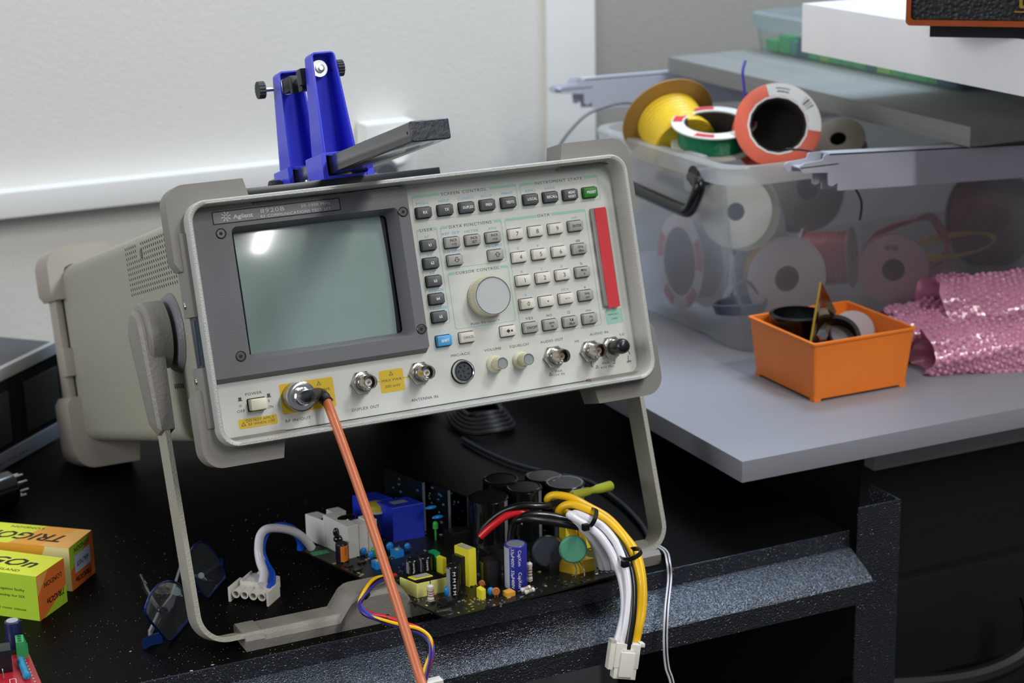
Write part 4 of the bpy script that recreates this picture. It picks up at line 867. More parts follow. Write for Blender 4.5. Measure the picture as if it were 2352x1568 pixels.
def vcap(px, py, top, rpx, name, body, topm, stripe=None, sang=200, lean=0, sw=55, lab=None):
    b = at(px, py); dist = (b - CAM).length; r = rpx / F * dist; b = b + Vector((.12, .42, 0)).normalized() * r * .9; h = topz(b, top) - ZB
    ax = Vector((lean, 0, 1)).normalized(); mb = MB()
    mb.lathe([(r * .96, 0), (r, .0008), (r, h - .0012), (r * .96, h - .0004), (r * .88, h), (r * .8, h - .0004)], b, ax, 36, 0); mb.lathe([(r * .8, 0), (r * .8, .0003)], b + ax * (h - .0006), ax, 32, 1)
    if stripe:
        uu, vv, _ = basis(ax); n = 8; vs = []
        for i in range(n + 1):
            a = radians(sang + sw * i / n)
            for hh in (.0012, h - .0013): vs.append(b + ax * hh + (uu * cos(a) + vv * sin(a)) * (r + .00008))
        mb.add(vs, [(2 * i, 2 * i + 1, 2 * i + 3, 2 * i + 2) for i in range(n)], 2)
    o = [body, topm, stripe or body]
    if lab:
        for s, aa, hc, w, hgt, mi in lab:   # lettering wrapped on the can, running down
            vs, fs = textmesh(s); x0 = min(v.x for v in vs); x1_ = max(v.x for v in vs); uu, vv, _ = basis(ax); out = []
            for v in vs:
                al = (v.x - (x0 + x1_) / 2) / (x1_ - x0) * w; ar = (v.y - .365) / .73 * hgt / r + radians(aa); out.append(b + ax * (hc * h - al) + (uu * cos(ar) + vv * sin(ar)) * (r + .00015))
            mb.add(out, fs, mi)
    mb.build(name, o + [wht, dink], t); return b, r, h
bkc = M('black_can', '0F1012', .2, coat=.6); bkt = M('black_can_top', '161616', .35); greyst = M('grey_stripe', '8E9299', .35)
camdir = math.degrees(math.atan2(CAM.y + .05, CAM.x - .23))
uu, vv, _ = basis((0, 0, 1)); 
def ang_of(dx, dy): d = Vector((dx, dy, 0)); return math.degrees(math.atan2(d.dot(vv), d.dot(uu)))
AF = ang_of(-.5, -1)      # angle facing the viewer
for px, py, tp, rp in ((1259, 1215, 1097, 45), (1159, 1225, 1104, 42), (1307, 1232, 1112, 47), (1212, 1243, 1122, 43), (1131, 1262, 1144, 47)):
    vcap(px, py, tp - 6, rp, 'large_capacitor', bkc, bkt, greyst, AF + 52, sw=16, lab=[('2200µF', AF - 8, .5, .012, .0016, 3)] if px in (1212, 1307) else None)
b, r, h = vcap(1190, 1357, 1247, 26, 'blue_capacitor', M('navy_can', '2C2F96', .3, coat=.3), M('can_top_silver', 'A9B0B8', .3, metal=.6), M('silver_stripe', 'AEB6C0', .4), AF - 95, sw=62, lab=[('CapXon', AF + 22, .75, .0125, .0026, 3), ('CapXon', AF + 22, .25, .0125, .0026, 3), ('33µF400V', AF - 14, .75, .0145, .0024, 3), ('33µF400V', AF - 14, .27, .0145, .0024, 3)])
vcap(1045, 1376, 1297, 16, 'black_capacitor', bkc, bkt, greyst, AF - 80, sw=55, lab=[('M M M M', AF + 10, .5, .018, .0022, 3)]); vcap(950, 1321, 1283, 15, 'black_capacitor', bkc, bkt, greyst, AF - 70, sw=40, lab=[('16V470µ', AF + 15, .5, .009, .0014, 3)]); vcap(981, 1318, 1275, 16, 'black_capacitor', bkc, bkt, greyst, AF - 70, sw=35, lab=[('16V470µ', AF + 15, .5, .010, .0015, 3)])
om2 = M('orange_can', 'E5822B', .4); vcap(787, 1293, 1246, 14, 'small_capacitor', M('navy_black_can', '171A2C', .3), blackp, om2, AF - 5, sw=95, lab=[('CapXon', AF + 45, .6, .006, .0012, 4)])
gm_ = M('black_glue', '0B0B0C', .15, coat=.8); mb = MB(); p = at(786, 1280); mb.sphere(p + Vector((0, .006, .0135)), .004, 0, sc=(1.1, 1, .8)); mb.sphere(p + Vector((-.001, .009, .018)), .0024, sc=(1, 1, 1.6)); mb.build('glue_blob', gm_, t)
mb = MB(); p = at(760, 1262); mb.sphere(Vector((p.x + .005, p.y + .012, topz(at(748, 1256), 1197))), .006, sc=(1.3, .7, .25)); mb.build('glue_blob', gm_, t)
mb = MB(); p = at(812, 1272); mb.sphere(Vector((p.x + .0, p.y + .012, topz(at(802, 1283), 1210))), .006, sc=(1.3, .8, .25)); mb.build('glue_blob', gm_, t)
# transformers
ym = M('pale_yellow_tape', 'D9D77C', .35, coat=.3); ym2 = M('bright_yellow_tape', 'E8DB36', .35, coat=.2); kb = M('ferrite_black', '141412', .3, coat=.3)
q, zt, _ = cb((919, 1357), (958, 1373), (1030, 1357), 1341, 'transformer', ym)
mb = MB(); c = sum(q, Vector()) / 4; up = Vector((0, 0, zt - ZB)); mb.loft([[c + (p - c) * .93 + up + Vector((0, 0, z)) for p in q] for z in (-.002, .0006)]); mb.build('ferrite_core', kb, t)
mb = MB(); a1 = (q[1] - q[0]); a2 = (q[3] - q[0]); P = lambda s, k, z: q[0] + a1 * s + a2 * k + up + Vector((0, 0, z))
mb.loft([[P(.12, .35, .0006), P(.72, .35, .0006), P(.72, .75, .0006), P(.12, .75, .0006)], [P(.14, .37, .0012), P(.70, .37, .0012), P(.70, .73, .0012), P(.14, .73, .0012)]], 0); mb.add([P(.22, .38, .0014), P(.66, .38, .0014), P(.66, .72, .0014), P(.22, .72, .0014)], [(0, 1, 2, 3)], 1); mb.build('winding_tape', [ym2, M('silver_sticker', 'A8AAA6', .3)], t)
q, zt, _ = cb((1046, 1335), (1078, 1348), (1095, 1342), 1264, 'tape_wound_coil', ym2)
mb = MB(); up = Vector((0, 0, zt - ZB)); c = sum(q, Vector()) / 4; mb.add([c + (p - c) * .75 + up + Vector((0, 0, .0003)) for p in q], [(0, 1, 2, 3)]); mb.build('coil_label', MATS['silver_sticker'], t)
cb((1040, 1338), (1062, 1347), (1078, 1342), 1280, 'ferrite_core', kb)
cb((1105, 1335), (1124, 1347), (1152, 1341), 1292, 'inductor', M('black_tape', '1B1B1E', .4)); cb((1103, 1336), (1108, 1340), (1124, 1337), 1293, 'tape_wound_coil', M('olive_tape', '6E6A2A', .4))
cb((985, 1303), (1000, 1311), (1012, 1307), 1272, 'green_capacitor', M('green_film', '1E8A54', .35)); cb((1003, 1312), (1018, 1318), (1026, 1314), 1284, 'yellow_relay', ym2)
tb = M('bright_blue', '1F86D6', .3, coat=.2)
for a_ in (((853, 1301), (864, 1309), (882, 1303), 1294), ((897, 1275), (908, 1283), (928, 1277), 1268)):
    q, zt, _ = cb(*a_, 'trimmer', tb); c = sum(q, Vector()) / 4; mb = MB(); mb.cyl(c + Vector((0, 0, zt - ZB - .0002)), (0, 0, 1), .0006, .0016, n=14); mb.build('trimmer_screw', M('yellow_dot', 'E0C52A', .4), t)
for px, py, s in ((835.6, 1275, 1), (853, 1283, 1), (896, 1266, 1.2), (936, 1264, 1), (1031, 1372, 1.5), (1127, 1369, 1.1)):
    p = at(px, py); mb = MB(); mb.sphere(p + Vector((0, 0, .0036 * s)), .0026 * s, sc=(1, .7, 1.15)); mb.cyl(p + Vector((-.001, 0, 0)), (0, 0, 1), .002, .0003, n=6); mb.cyl(p + Vector((.001, 0, 0)), (0, 0, 1), .002, .0003, n=6); mb.build('blue_drop_capacitor', tb, t)
gl = M('green_led', '3FB04A', .2, coat=.5)
for px, py, hh in ((859, 1278, .002), (1001, 1240, .010)):
    p = at(px, py); mb = MB(); mb.cyl(p + Vector((0, 0, hh)), (0, 0, 1), .004, .0022, n=16); mb.sphere(p + Vector((0, 0, hh + .004)), .0021, nu=12, nv=8); mb.cyl(p, (0, 0, 1), hh, .0008, n=6); mb.build('indicator_led', gl, t)
brn = M('brown_ceramic', 'B5683A', .4)
for px, py, r_, zz in ((1108, 1352, .0024, .0045), (1140, 1371, .0031, .0045)):
    p = at(px, py); mb = MB(); mb.cyl(p + Vector((0, .001, zz)), (-.3, -1, .1), .0018, r_, n=20, bev=.0006); mb.cyl(p + Vector((-.001, 0, 0)), (0, 0, 1), zz, .0003, n=6); mb.cyl(p + Vector((.001, 0, 0)), (0, 0, 1), zz, .0003, n=6); mb.build('disc_capacitor', brn, t)
cb((1095, 1371), (1107, 1379), (1116, 1374), 1357, 'yellow_capacitor', ym2); cb((1154, 1366), (1166, 1373), (1184, 1367), 1363, 'orange_capacitor', M('amber_case', 'DDA03A', .4))
rw_ = M('pale_resistor_body', 'D6D5CF', .35); bandm = M('brown_band', '8A4A2A', .4)
def resistor(p, ax, L, r, name='resistor'):
    p = Vector(p); ax = Vector(ax).normalized(); mb = MB()
    mb.lathe([(r * .5, 0), (r * 1.1, L * .08), (r * 1.1, L * .2), (r * .92, L * .26), (r * .92, L * .74), (r * 1.1, L * .8), (r * 1.1, L * .92), (r * .5, L)], p, ax, 20)
    for k in (.14, .34, .48, .62): mb.lathe([(r * 1.13, 0), (r * 1.13, L * .035)], p + ax * L * k, ax, 20, 1)
    mb.cyl(p - ax * .003, ax, L + .006, .0004, n=6, mi=2); mb.build(name, [rw_, bandm, metal2], t)
resistor(at(992, 1386) + Vector((0, .002, .001)), (0, 0, 1), .0135, .0023); resistor(at(1197, 1364) + Vector((0, 0, .003)), (1, .25, 0), .009, .0016); resistor(at(1206, 1369) + Vector((0, 0, .003)), (1, .25, 0), .009, .0016); resistor(at(1221, 1345) + Vector((0, .003, .002)), (0, 0, 1), .016, .0020)
q, zt, _ = cb((1004, 1389), (1013, 1398), (1047, 1388), 1386, 'power_transistor', kb)
mb = MB(); p = at(1010, 1402); mb.box(p.x - .003, p.x + .009, p.y - .001, p.y + .001, ZB, ZB + .0008); mb.build('transistor_tab', metal, t)
for px, py in ((801, 1302), (831, 1293), (820, 1311)):
    p = at(px, py); T_ = Matrix.Translation(p) @ Matrix.Rotation(radians(20), 4, 'Z'); mb = MB(); mb.box(-.0030, .0030, -.0019, .0019, .0003, .0016, T=T_)
    for k in range(4):
        for s in (-1, 1): mb.box(-.0024 + k * .0015, -.0019 + k * .0015, s * .0019, s * .0030, .0, .0008, 1, T=T_)
    mb.build('chip', [kb, metal2], t)
# thermistor and varistor discs
vd = Vector((-.45, -1, .08)).normalized()
p = at(1258, 1330); c = wy(1259, 1266, p.y + .012); mb = MB(); mb.cyl(c + Vector((0, 0, -.001)), -vd, .007, .0122, n=40, bev=.0015); mb.build('thermistor', M('slate_disc', '3E434C', .35, coat=.3), t)
c = wy(1275, 1272, p.y + .020); mb = MB(); mb.cyl(c, -vd, .009, .0115, n=40, bev=.0015); fu = Vector((-vd.y, vd.x, 0)).normalized(); fv = fu.cross(vd).normalized(); fv = fv if fv.z > 0 else -fv; fu = -fu if fu.x < 0 else fu
mb.text('MS32', c + fu * -.0035 + fv * .003 + vd * .0002, fu, fv, .006, .0018, 1); mb.text('10015', c + fu * -.0035 + fv * -.0003 + vd * .0002, fu, fv, .007, .0018, 1); mb.build('thermistor', [kb, sil], t)
p = at(1320, 1326); c = wy(1316.7, 1263, p.y + .001); mb = MB(); mb.cyl(c, -vd, .0045, .0107, n=48, bev=.0014); lp = c - Vector((0, 0, .0105)); 
for q_, z_ in ((1321, 1326), (1343, 1323)):
    e = at(q_, z_); s = c + Vector(((e.x - c.x) * .6, .001, -.0098)); mb.tube([s, (s + e) / 2 + Vector((.002, 0, 0)), e], .0005, 6, 1)
mb.build('varistor', [M('green_disc', '5FA98A', .4), metal2], t)
q, zt, _ = cb((1270, 1308), (1322, 1320), (1366, 1309), 1292, 'yellow_film_capacitor', M('amber_box', 'D8B12C', .4)); cb((1285, 1262), (1300, 1268), (1362, 1256), 1196, 'yellow_tape_bobbin', ym2); cb((1230, 1300), (1262, 1316), (1312, 1306), 1296, 'ferrite_core', kb)
cb((1100, 1290), (1120, 1302), (1180, 1292), 1268, 'heat_spreader', kb); cb((1020, 1252), (1042, 1262), (1095, 1252), 1225, 'black_module', kb)
# upright daughter boards
db = M('daughter_board', '0E1418', .3, spec=.6); de = M('board_edge', '6C7C86', .4)
vdr = (D - A).normalized()
for px, py, tp, L in ((974, 1218, 1108, .05), (1032, 1230, 1126, .06), (1075, 1215, 1142, .05)):
    b = at(px, py); zt = topz(b, tp); e = b + vdr * L; w = Vector((.0016, 0, 0)); mb = MB()
    mb.loft([[Vector((p.x, p.y, z)) for p in (b, b + w, e + w, e)] for z in (ZB, zt)], 0); mb.box(b.x - .0002, b.x + .0018, b.y - .0004, b.y, ZB, zt, 1)
    rd = random.Random(px)
    for k in range(16):
        s = b + vdr * rd.uniform(.002, L * .8); z = rd.uniform(ZB + .004, zt - .002); mb.box(s.x - .0012, s.x, s.y, s.y + rd.uniform(.001, .003), z, z + .0012, 1 if rd.random() < .6 else 2)
    mb.build('daughter_board', [db, de, tb], t)
for px, py in ((990, 1165), (1005, 1187)): p = wy(px, py, .06); mb = MB(); mb.sphere(p, .003, sc=(1.6, .7, .5)); mb.build('blue_drop_capacitor', tb, t)
# small surface parts, solder and pins: stuff
mb = MB(); rd = random.Random(21); sm = [metal2, kb, M('tan_chip', 'A98E63', .4), M('board_green', '2C8E57', .4)]
for i in range(520):
    s, k = rd.random(), rd.random(); q = A + (Bc - A) * s + (D - A) * k
    front = k < .10 or (s < .25 and k < .95)
    if not front and rd.random() < .6: continue
    w = rd.uniform(.0004, .0011); l = rd.uniform(.0005, .0016); hh = rd.uniform(.0003, .0009)
    T_ = Matrix.Translation(q) @ Matrix.Rotation(rd.choice([.2, .2 + pi / 2]), 4, 'Z'); mb.box(-w, w, -l, l, 0, hh, rd.choice([0, 0, 0, 1, 1, 2]), T=T_)
for i in range(14):
    q = at(935 + i * 9, 1378 + (4 if i % 2 else 0)); mb.lathe([(.0007, 0), (.0004, .0012)], q, (0, 0, 1), 8)
p = at(732, 1270); mb.box(p.x - .006, p.x + .008, p.y - .004, p.y + .004, ZB, ZB + .0003, 3)
p = at(1032, 1408); mb.lathe([(.0042, 0), (.0042, .00012), (.0035, .00012), (.0035, 0)], p + Vector((0, .002, 0)), (0, 0, 1), 32, 0, False, False)
for q in range(26):
    p = at(1100 + rd.uniform(-45, 60), 1388 + rd.uniform(-14, 6)); mb.sphere(p, .0009, 0, 8, 5)
o = mb.build('surface_parts', sm, t); o['kind'] = 'stuff'
# pins under the board
mb = MB()
for s, k in ((.93, .9), (.1, .93), (.6, .95)): q = A + (Bc - A) * s + (D - A) * k; mb.cyl((q.x, q.y, .0001), (0, 0, 1), .0122, .0012, n=8)
mb.build('solder_pin', metal, t)
# ---- wiring
wm = lambda n, c: M('wire_ins_' + n, c, .3, coat=.25)
WH, YE_, BK_, RD_, BL_, OR_, BR_ = wm('white', 'E3E0E6'), wm('yellow', 'F2BE16'), wm('black', '121214'), wm('red', 'D01E24'), wm('blue', '1758D8'), wm('orange', 'E07A28'), wm('brown', '6E3A22')
def wire(pts, r, m, name='wire', par=None):
    mb = MB(); mb.tube([wy(*p) if len(p) == 3 else p for p in pts], r, 12); return mb.build(name, m, par or t)
# white and blue mains leads to the flat four way plug
wire([(716, 1258, .090), (702, 1240, .088), (680, 1223, .085), (650, 1214, .082), (615, 1214, .078), (598, 1230, .074), (594, 1262, .066), (598, 1290, .060), (606, 1315, .052), (602, 1342, .044)], .0034, WH)
wire([(691, 1262, .095), (690, 1240, .095), (672, 1216, .094), (645, 1208, .092), (612, 1222, .088), (600, 1260, .074), (610, 1295, .066), (624, 1320, .056), (622, 1350, .042)], .0032, BL_)
plug = M('ivory_nylon', 'E4E1D6', .45)
p = wz(604, 1362, .008); ux = (wz(640, 1372, .004) - wz(560, 1362, .004)); ux.z = 0; ux.normalize(); uy = Vector((-ux.y, ux.x, 0)); TT = frame(wz(588, 1372, 0), ux, uy, (0, 0, 1))
mb = MB(); W2 = .0155
mb.box(-.0130, .0130, .0, .0165, .0035, .0125, b=.0005); mb.box(-.0065, .0060, .0165, .0225, .0095, .0130, b=.0004); mb.box(-.0115, -.0105, -.001, .0165, .0125, .0140, b=.0002)
for k in range(4): x = -.0108 + k * .0072; mb.lathe([(.0022, 0), (.0032, .0), (.0032, .0125), (.0032, .0126), (.0024, .0126), (.0024, .004)], (x, .001, .0065), (0, -1, 0), 20, 0, True, False); mb.cyl((x, -.004, .0065), (0, -1, 0), .004, .0012, n=10, mi=1)
for s in (-1, 1): mb.box(s * .0168, s * .0150, -.0125, .0075, .0, .0115, b=.0003); mb.box(s * .0150, s * .0125, .002, .005, .004, .009)
mb.build('four_way_plug', [plug, M('brass_pin', 'A47A34', .3, metal=1)], t, TT)
# ribbon of thin coloured wires at the front, with black ties
base_ = [(902, 1322, -.028), (868, 1330, -.034), (842, 1355, -.046), (826, 1385, -.056), (840, 1408, -.066), (880, 1420, -.076), (925, 1434, -.086), (965, 1446, -.094), (988, 1468, -.100), (990, 1500, -.104), (980, 1535, -.107), (972, 1575, -.110)]
for k, (m_, dx, dy) in enumerate(((BK_, 5, 4), (BR_, 6, 1), (RD_, 4, -3), (BL_, -1, 3), (YE_, -5, 0), (BK_, -1, 6), (wm('purple', '3B2A78'), 1, 8))):
    wire([(a + dx * (1 - i / 14) + (3 * sin(i * 1.3 + k)), b + dy * (1 if i > 4 else .4) + 2 * cos(i + k * 2), y - .0007 * k) for i, (a, b, y) in enumerate(base_)], .0013, m_, 'thin_wire')
for px, py, y, ax in ((838, 1365, -.050, (.5, -.1, -.7)), (885, 1421, -.0775, (1, -.1, -.25))):
    mb = MB(); mb.lathe([(.0034, 0), (.0034, .0022), (.0026, .0022), (.0026, 0), (.0034, 0)], wy(px, py, y), ax, 20, 0, False, False); mb.build('cable_tie', BK_, t)
p = wy(984, 1575, -.112); mb = MB(); mb.box(p.x - .008, p.x + .010, p.y - .004, p.y + .004, p.z - .010, p.z + .004, b=.0005); mb.build('small_plug', plug, t)
# thick harness at the right
wire([(1100, 1245, -.01), (1112, 1212, -.012), (1150, 1178, -.02), (1195, 1162, -.03), (1250, 1162, -.035), (1295, 1152, -.03), (1330, 1170, -.035)], .0029, BK_)
wire([(1104, 1232, -.018), (1130, 1208, -.022), (1165, 1184, -.026), (1200, 1176, -.03), (1225, 1186, -.03)], .0029, RD_)
wire([(1185, 1225, -.03), (1190, 1196, -.034), (1215, 1182, -.038), (1260, 1183, -.042), (1310, 1195, -.048), (1360, 1210, -.054)], .0028, BK_)
wire([(1172, 1250, -.03), (1178, 1205, -.030), (1200, 1192, -.038), (1250, 1196, -.044), (1310, 1206, -.052), (1355, 1215, -.056), (1400, 1228, -.072), (1434, 1268, -.086), (1453, 1330, -.101), (1454, 1400, -.112), (1446, 1460, -.118), (1440, 1500, -.120)], .0029, BK_)
wire([(1340, 1310, -.045), (1330, 1200, -.036), (1280, 1165, -.028), (1258, 1148, -.03), (1272, 1137, -.034), (1310, 1142, -.042), (1350, 1162, -.050), (1395, 1188, -.060), (1430, 1225, -.072), (1462, 1270, -.084), (1476, 1330, -.096), (1476, 1400, -.106), (1466, 1450, -.112), (1458, 1492, -.114)], .0030, YE_)
wire([(1345, 1300, -.045), (1310, 1210, -.036), (1284, 1185, -.038), (1290, 1165, -.042), (1315, 1158, -.048), (1350, 1170, -.056), (1395, 1196, -.066), (1432, 1235, -.078), (1452, 1275, -.086), (1468, 1335, -.098), (1466, 1400, -.106), (1460, 1450, -.112), (1452, 1492, -.114)], .0030, YE_)
wire([(1398, 1312, -.054), (1388, 1280, -.056), (1360, 1235, -.056), (1330, 1205, -.054), (1318, 1180, -.052), (1345, 1188, -.060), (1385, 1210, -.070), (1420, 1255, -.082), (1438, 1310, -.096), (1444, 1370, -.106), (1436, 1440, -.114), (1424, 1490, -.116)], .0030, WH)
wire([(1412, 1310, -.056), (1402, 1270, -.058), (1372, 1225, -.058), (1335, 1190, -.054), (1308, 1182, -.056), (1345, 1205, -.064), (1380, 1232, -.074), (1410, 1280, -.084), (1430, 1340, -.096), (1434, 1400, -.106), (1424, 1450, -.112), (1412, 1490, -.114)], .0030, WH)
wire([(1386, 1316, -.052), (1375, 1275, -.054), (1350, 1225, -.054), (1335, 1205, -.054)], .0028, WH)
mb = MB(); a = wy(1312, 1138, -.03); b = wy(1400, 1116, .0); d = (b - a); mb.lathe([(.0030, 0), (.0036, .002), (.0036, d.length * .42), (.0028, d.length * .46), (.0030, d.length * .62), (.0036, d.length * .66), (.0042, d.length), (.0028, d.length), (.0024, d.length * .8)], a, d, 20)
mb.build('heat_shrink_splice', M('clear_yellow_sleeve', 'C8CC3C', .25, trans=.35, coat=.5), t)
for px, py, y, ax, r_ in ((1359, 1188, -.064, (.9, -.3, -.5), .0085), (1449, 1272, -.093, (.35, -.2, -1), .0095)):
    c = wy(px, py, y); u_k, v_k, w_k = basis(ax); mb = MB(); mb.strip([c + (u_k * cos(k * pi / 12) * r_ + v_k * sin(k * pi / 12) * r_ * .8) for k in range(25)], w_k * .0034, .0010); k_ = wy(px - 14, py + 22, y - .006); mb.box(k_.x - .0025, k_.x + .0025, k_.y - .002, k_.y + .002, k_.z - .0025, k_.z + .0025, b=.0006); mb.build('cable_tie', BK_, t)
# hanging power plug
c = wy(1438, 1475, -.116); ax = (wy(1425, 1570, -.120) - c).normalized(); sx = Vector((.97, -.2, .0)); sx = (sx - ax * sx.dot(ax)).normalized(); sy = ax.cross(sx); sy = sy if sy.y < 0 else -sy
TT = frame(c, sx, sy, ax)
mb = MB(); mb.box(-.0085, .0100, -.0045, .0055, .000, .0180, b=.0004); mb.box(-.0078, .0092, -.0040, .0050, .0180, .0262, b=.0004); mb.box(-.0125, -.0080, -.004, .004, -.002, .0008, b=.0003); mb.box(.0095, .0135, -.004, .004, -.001, .0018, b=.0003)
mb.box(-.0125, -.0085, -.004, .004, -.002, .0200, b=.0003); mb.box(-.0045, .0060, .0055, .0078, .0060, .0240, b=.0004); mb.box(-.003, .0045, .0050, .0066, .0040, .0070)
mb.build('power_plug', plug, t, TT)

# ================================================================ cords on the bench
mb = MB(); pts = [wz(1062, 1008, .004), wz(1110, 1035, .004), wz(1180, 1065, .004), wz(1270, 1088, .004), wz(1350, 1105, .004), wz(1420, 1150, .004), wz(1470, 1200, .004), wz(1492, 1238, .004)]
t = thing('braided_cord', 'black braided cord ending in a thin black and white pair hanging over the edge', 'cord', tuple(wz(1300, 1095, 0)))
mb.tube(pts, .0021, 12); mb.build('sleeve', M('braid_black', '0C0D0F', .6, bump=1, bscale=700), t)
tw = [wz(1488, 1236, .004), wz(1505, 1250, .004), wz(1528, 1266, .005), wy(1535, 1290, -.056), wy(1538, 1330, -.060), wy(1531, 1400, -.092), wy(1528, 1470, -.100), wy(1532, 1530, -.100), wy(1548, 1600, -.100), wy(1548, 1600, -.100) + Vector((.008, 0, -.10)), wy(1548, 1600, -.100) + Vector((.010, 0, -.28))]
for k, m_ in enumerate((WH, BK_, WH)): mb = MB(); mb.tube([p + Vector((-.0013 + k * .0013, 0, 0)) for p in tw], .0008, 8); mb.build('lead', m_, t)
mb = MB(); c = wz(1105, 965, .006)
for k in range(5): mb.tube([c + Vector((.028 * cos(a) * (1 - .08 * k), .04 * sin(a) * (1 - .1 * k), .003 * k + .002 * sin(3 * a))) for a in [i * pi / 8 + k for i in range(16)]], .0028, 8)
tag(mb.build('coiled_mains_lead', M('black_lead', '0B0B0C', .5)), 'coiled black lead on the bench beneath the test set', 'cable')

# ================================================================ tube cartons at the left
def carton(G1, G2, edge_top, back_top, left, label, top_cols, name='valve_carton'):
    """G1 front bottom corner, G2 back bottom corner of the end face"""
    g1, g2 = wz(*G1, 0), wz(*G2, 0); h = .0355; e = (g2 - g1); L = e.length; e.normalize(); lf = Vector((-e.y, e.x, 0)); lf = lf if lf.x < 0 else -lf
    return g1, e, lf, L, h
yl_ = M('lime_yellow_card', 'E4EE38', .45); lg_ = M('lime_green_card', 'B5D935', .45); or_ = M('orange_card', 'EE7A36', .45); pe_ = M('peach_card', 'F6B75E', .45); cr_ = M('cream_card', 'F1DE9C', .5); amb = M('amber_card', 'F3A838', .45); bki = M('carton_ink', '1A1A14', .55); st_ = M('blue_white_sticker', 'C6D3EA', .5)
def carton(G1, G2, Ln, h, label, kind):
    g1, g2 = wz(*G1, 0), wz(*G2, 0); e = (g2 - g1); L = e.length; e.normalize(); lf = Vector((-e.y, e.x, 0)); lf = lf if lf.x < 0 else -lf; rt = -lf; Z = Vector((0, 0, 1))
    t = thing('valve_carton', label, 'box', tuple(g1 + lf * Ln / 2 + e * L / 2), 'small printed cartons')
    P = lambda a, b, z: g1 + lf * a + e * b + Z * z      # a to the left, b to the back
    ms = [lg_, yl_, or_, pe_, cr_, amb, bki, st_]
    mb = MB(); mb.loft([[P(0, 0, .0), P(0, L, .0), P(Ln, L, .0), P(Ln, 0, .0)], [P(0, 0, h), P(0, L, h), P(Ln, L, h), P(Ln, 0, h)]], 0 if kind == 1 else 4)
    q = .00015
    def topq(a0, a1, mi, sk=0): mb.add([P(a0, 0, h + q), P(a1, 0, h + q), P(a1 + sk, L, h + q), P(a0 + sk, L, h + q)], [(0, 1, 2, 3)], mi)
    def endp(pts, mi, o=0): mb.add([g1 + rt * (q + o) + e * (b * L) + Z * (z * h) for b, z in pts], [tuple(range(len(pts)))], mi)
    if kind == 1:
        topq(0, Ln, 1); endp([(0, 0), (1, 0), (1, 1), (0, 1)], 2); endp([(.15, 0), (1, 0), (1, .42)], 0, q); endp([(0, .98), (.42, 1), (0, .55)], 3, q)
        mb.text('TRIGOn', P(.0475, L * .56, h + 2 * q), rt, e, .072, .0135, 6, bold=True, ital=True); mb.text('ENGLAND', P(.031, L * .17, h + 2 * q), rt, e, .026, .0040, 6)
        for i, (s, w) in enumerate((('guaranteed against faulty', .040), ('workmanship for SIX', .034), ('', 0), ('does not cover misuse', .036), ('or damage.', .016))):
            if s: mb.text(s, P((.011 if i < 4 else .038) + w / 2, -q, h * .66 - i * .0052), rt, Z, w, .0021, 6)
        c = g1 + rt * 3 * q + e * L * .55; mb.text('LONDON', c + Z * h * .70, -e, -Z, L * .62, .0042, 6); mb.text('TRIGOn', c + Z * h * .30 + e * L * .05, -e, -Z, L * .62, .0048, 6, bold=True, ital=True)
    else:
        T3 = lambda f0, f1, b0, b1, mi: mb.add([P(f0, 0, h + q), P(f1, 0, h + q), P(b1, L, h + q), P(b0, L, h + q)], [(0, 1, 2, 3)], mi)
        T3(0, .026, 0, .010, 3); T3(.026, .052, .010, .038, 5); T3(.052, Ln, .038, Ln, 1)
        mb.add([P(0, -q, 0), P(.035, -q, 0), P(.02, -q, h), P(0, -q, h)], [(0, 1, 2, 3)], 4); mb.add([P(.035, -q, 0), P(Ln, -q, 0), P(Ln, -q, h), P(.02, -q, h)], [(0, 1, 2, 3)], 5)
        endp([(0, 0), (1, 0), (1, 1), (0, 1)], 2); endp([(0, 1), (.85, 1), (.62, .8), (0, .45)], 0, q); endp([(.16, .34), (.84, .34), (.84, .74), (.16, .74)], 7, 2 * q)
        mb.text('TRIGON', P(.049, L * .40, h + 2 * q), lf, -e, .072, .0140, 6, bold=True, ital=True); mb.text('LONDON', P(.052, L * .84, h + 2 * q), lf, -e, .028, .0036, 6)
        c = g1 + rt * 4 * q + e * L * .5; mb.text('LONDON', c + Z * h * .86, -e, -Z, L * .62, .0040, 6); mb.text('6SL7GT', c + Z * h * .52, -e, -Z, L * .5, .0036, 6, bold=True); mb.text('TRIGOn', c + Z * h * .18, -e, -Z, L * .68, .0044, 6, bold=True, ital=True)
    mb.build('carton_body', ms, t)
carton((92, 1426), (154.6, 1380.5), .085, .0353, 'lime yellow carton with orange end flap, front one of the two', 1)
carton((166.6, 1357.4), (218.5, 1314), .11, .0355, 'orange and cream carton with a pale sticker on its end, behind the lime carton', 2)
# vacuum tube lying with its pins to the right
c = wz(20, 1122, .017); t = thing('vacuum_tube', 'black based vacuum tube lying with metal pins pointing right', 'vacuum tube', (c.x - .02, c.y, 0)); ax = Vector((.93, .36, 0)).normalized()
mb = MB(); mb.lathe([(.0165, 0), (.0165, .028), (.0150, .030)], c - ax * .028, ax, 36); mb.build('tube_base', bkc, t)
mb = MB(); mb.lathe([(.0030, 0), (.0030, .006)], c, ax, 16); mb.build('key_post', bkc, t)
uu_, vv_, _ = basis(ax)
for k in range(8): a = k * pi / 4 + .2; p = c + (uu_ * cos(a) + vv_ * sin(a)) * .0095; mb = MB(); mb.cyl(p, ax, .0135, .0014, n=12, bev=.0004); mb.build('pin', metal2, t)
mb = MB(); mb.lathe([(.0150, 0), (.0165, .01), (.0165, .045), (.012, .058), (.0, .062)], c - ax * .028, -ax, 32); mb.build('glass_envelope', M('smoked_glass', '22262A', .1, trans=.6, coat=.5), t)
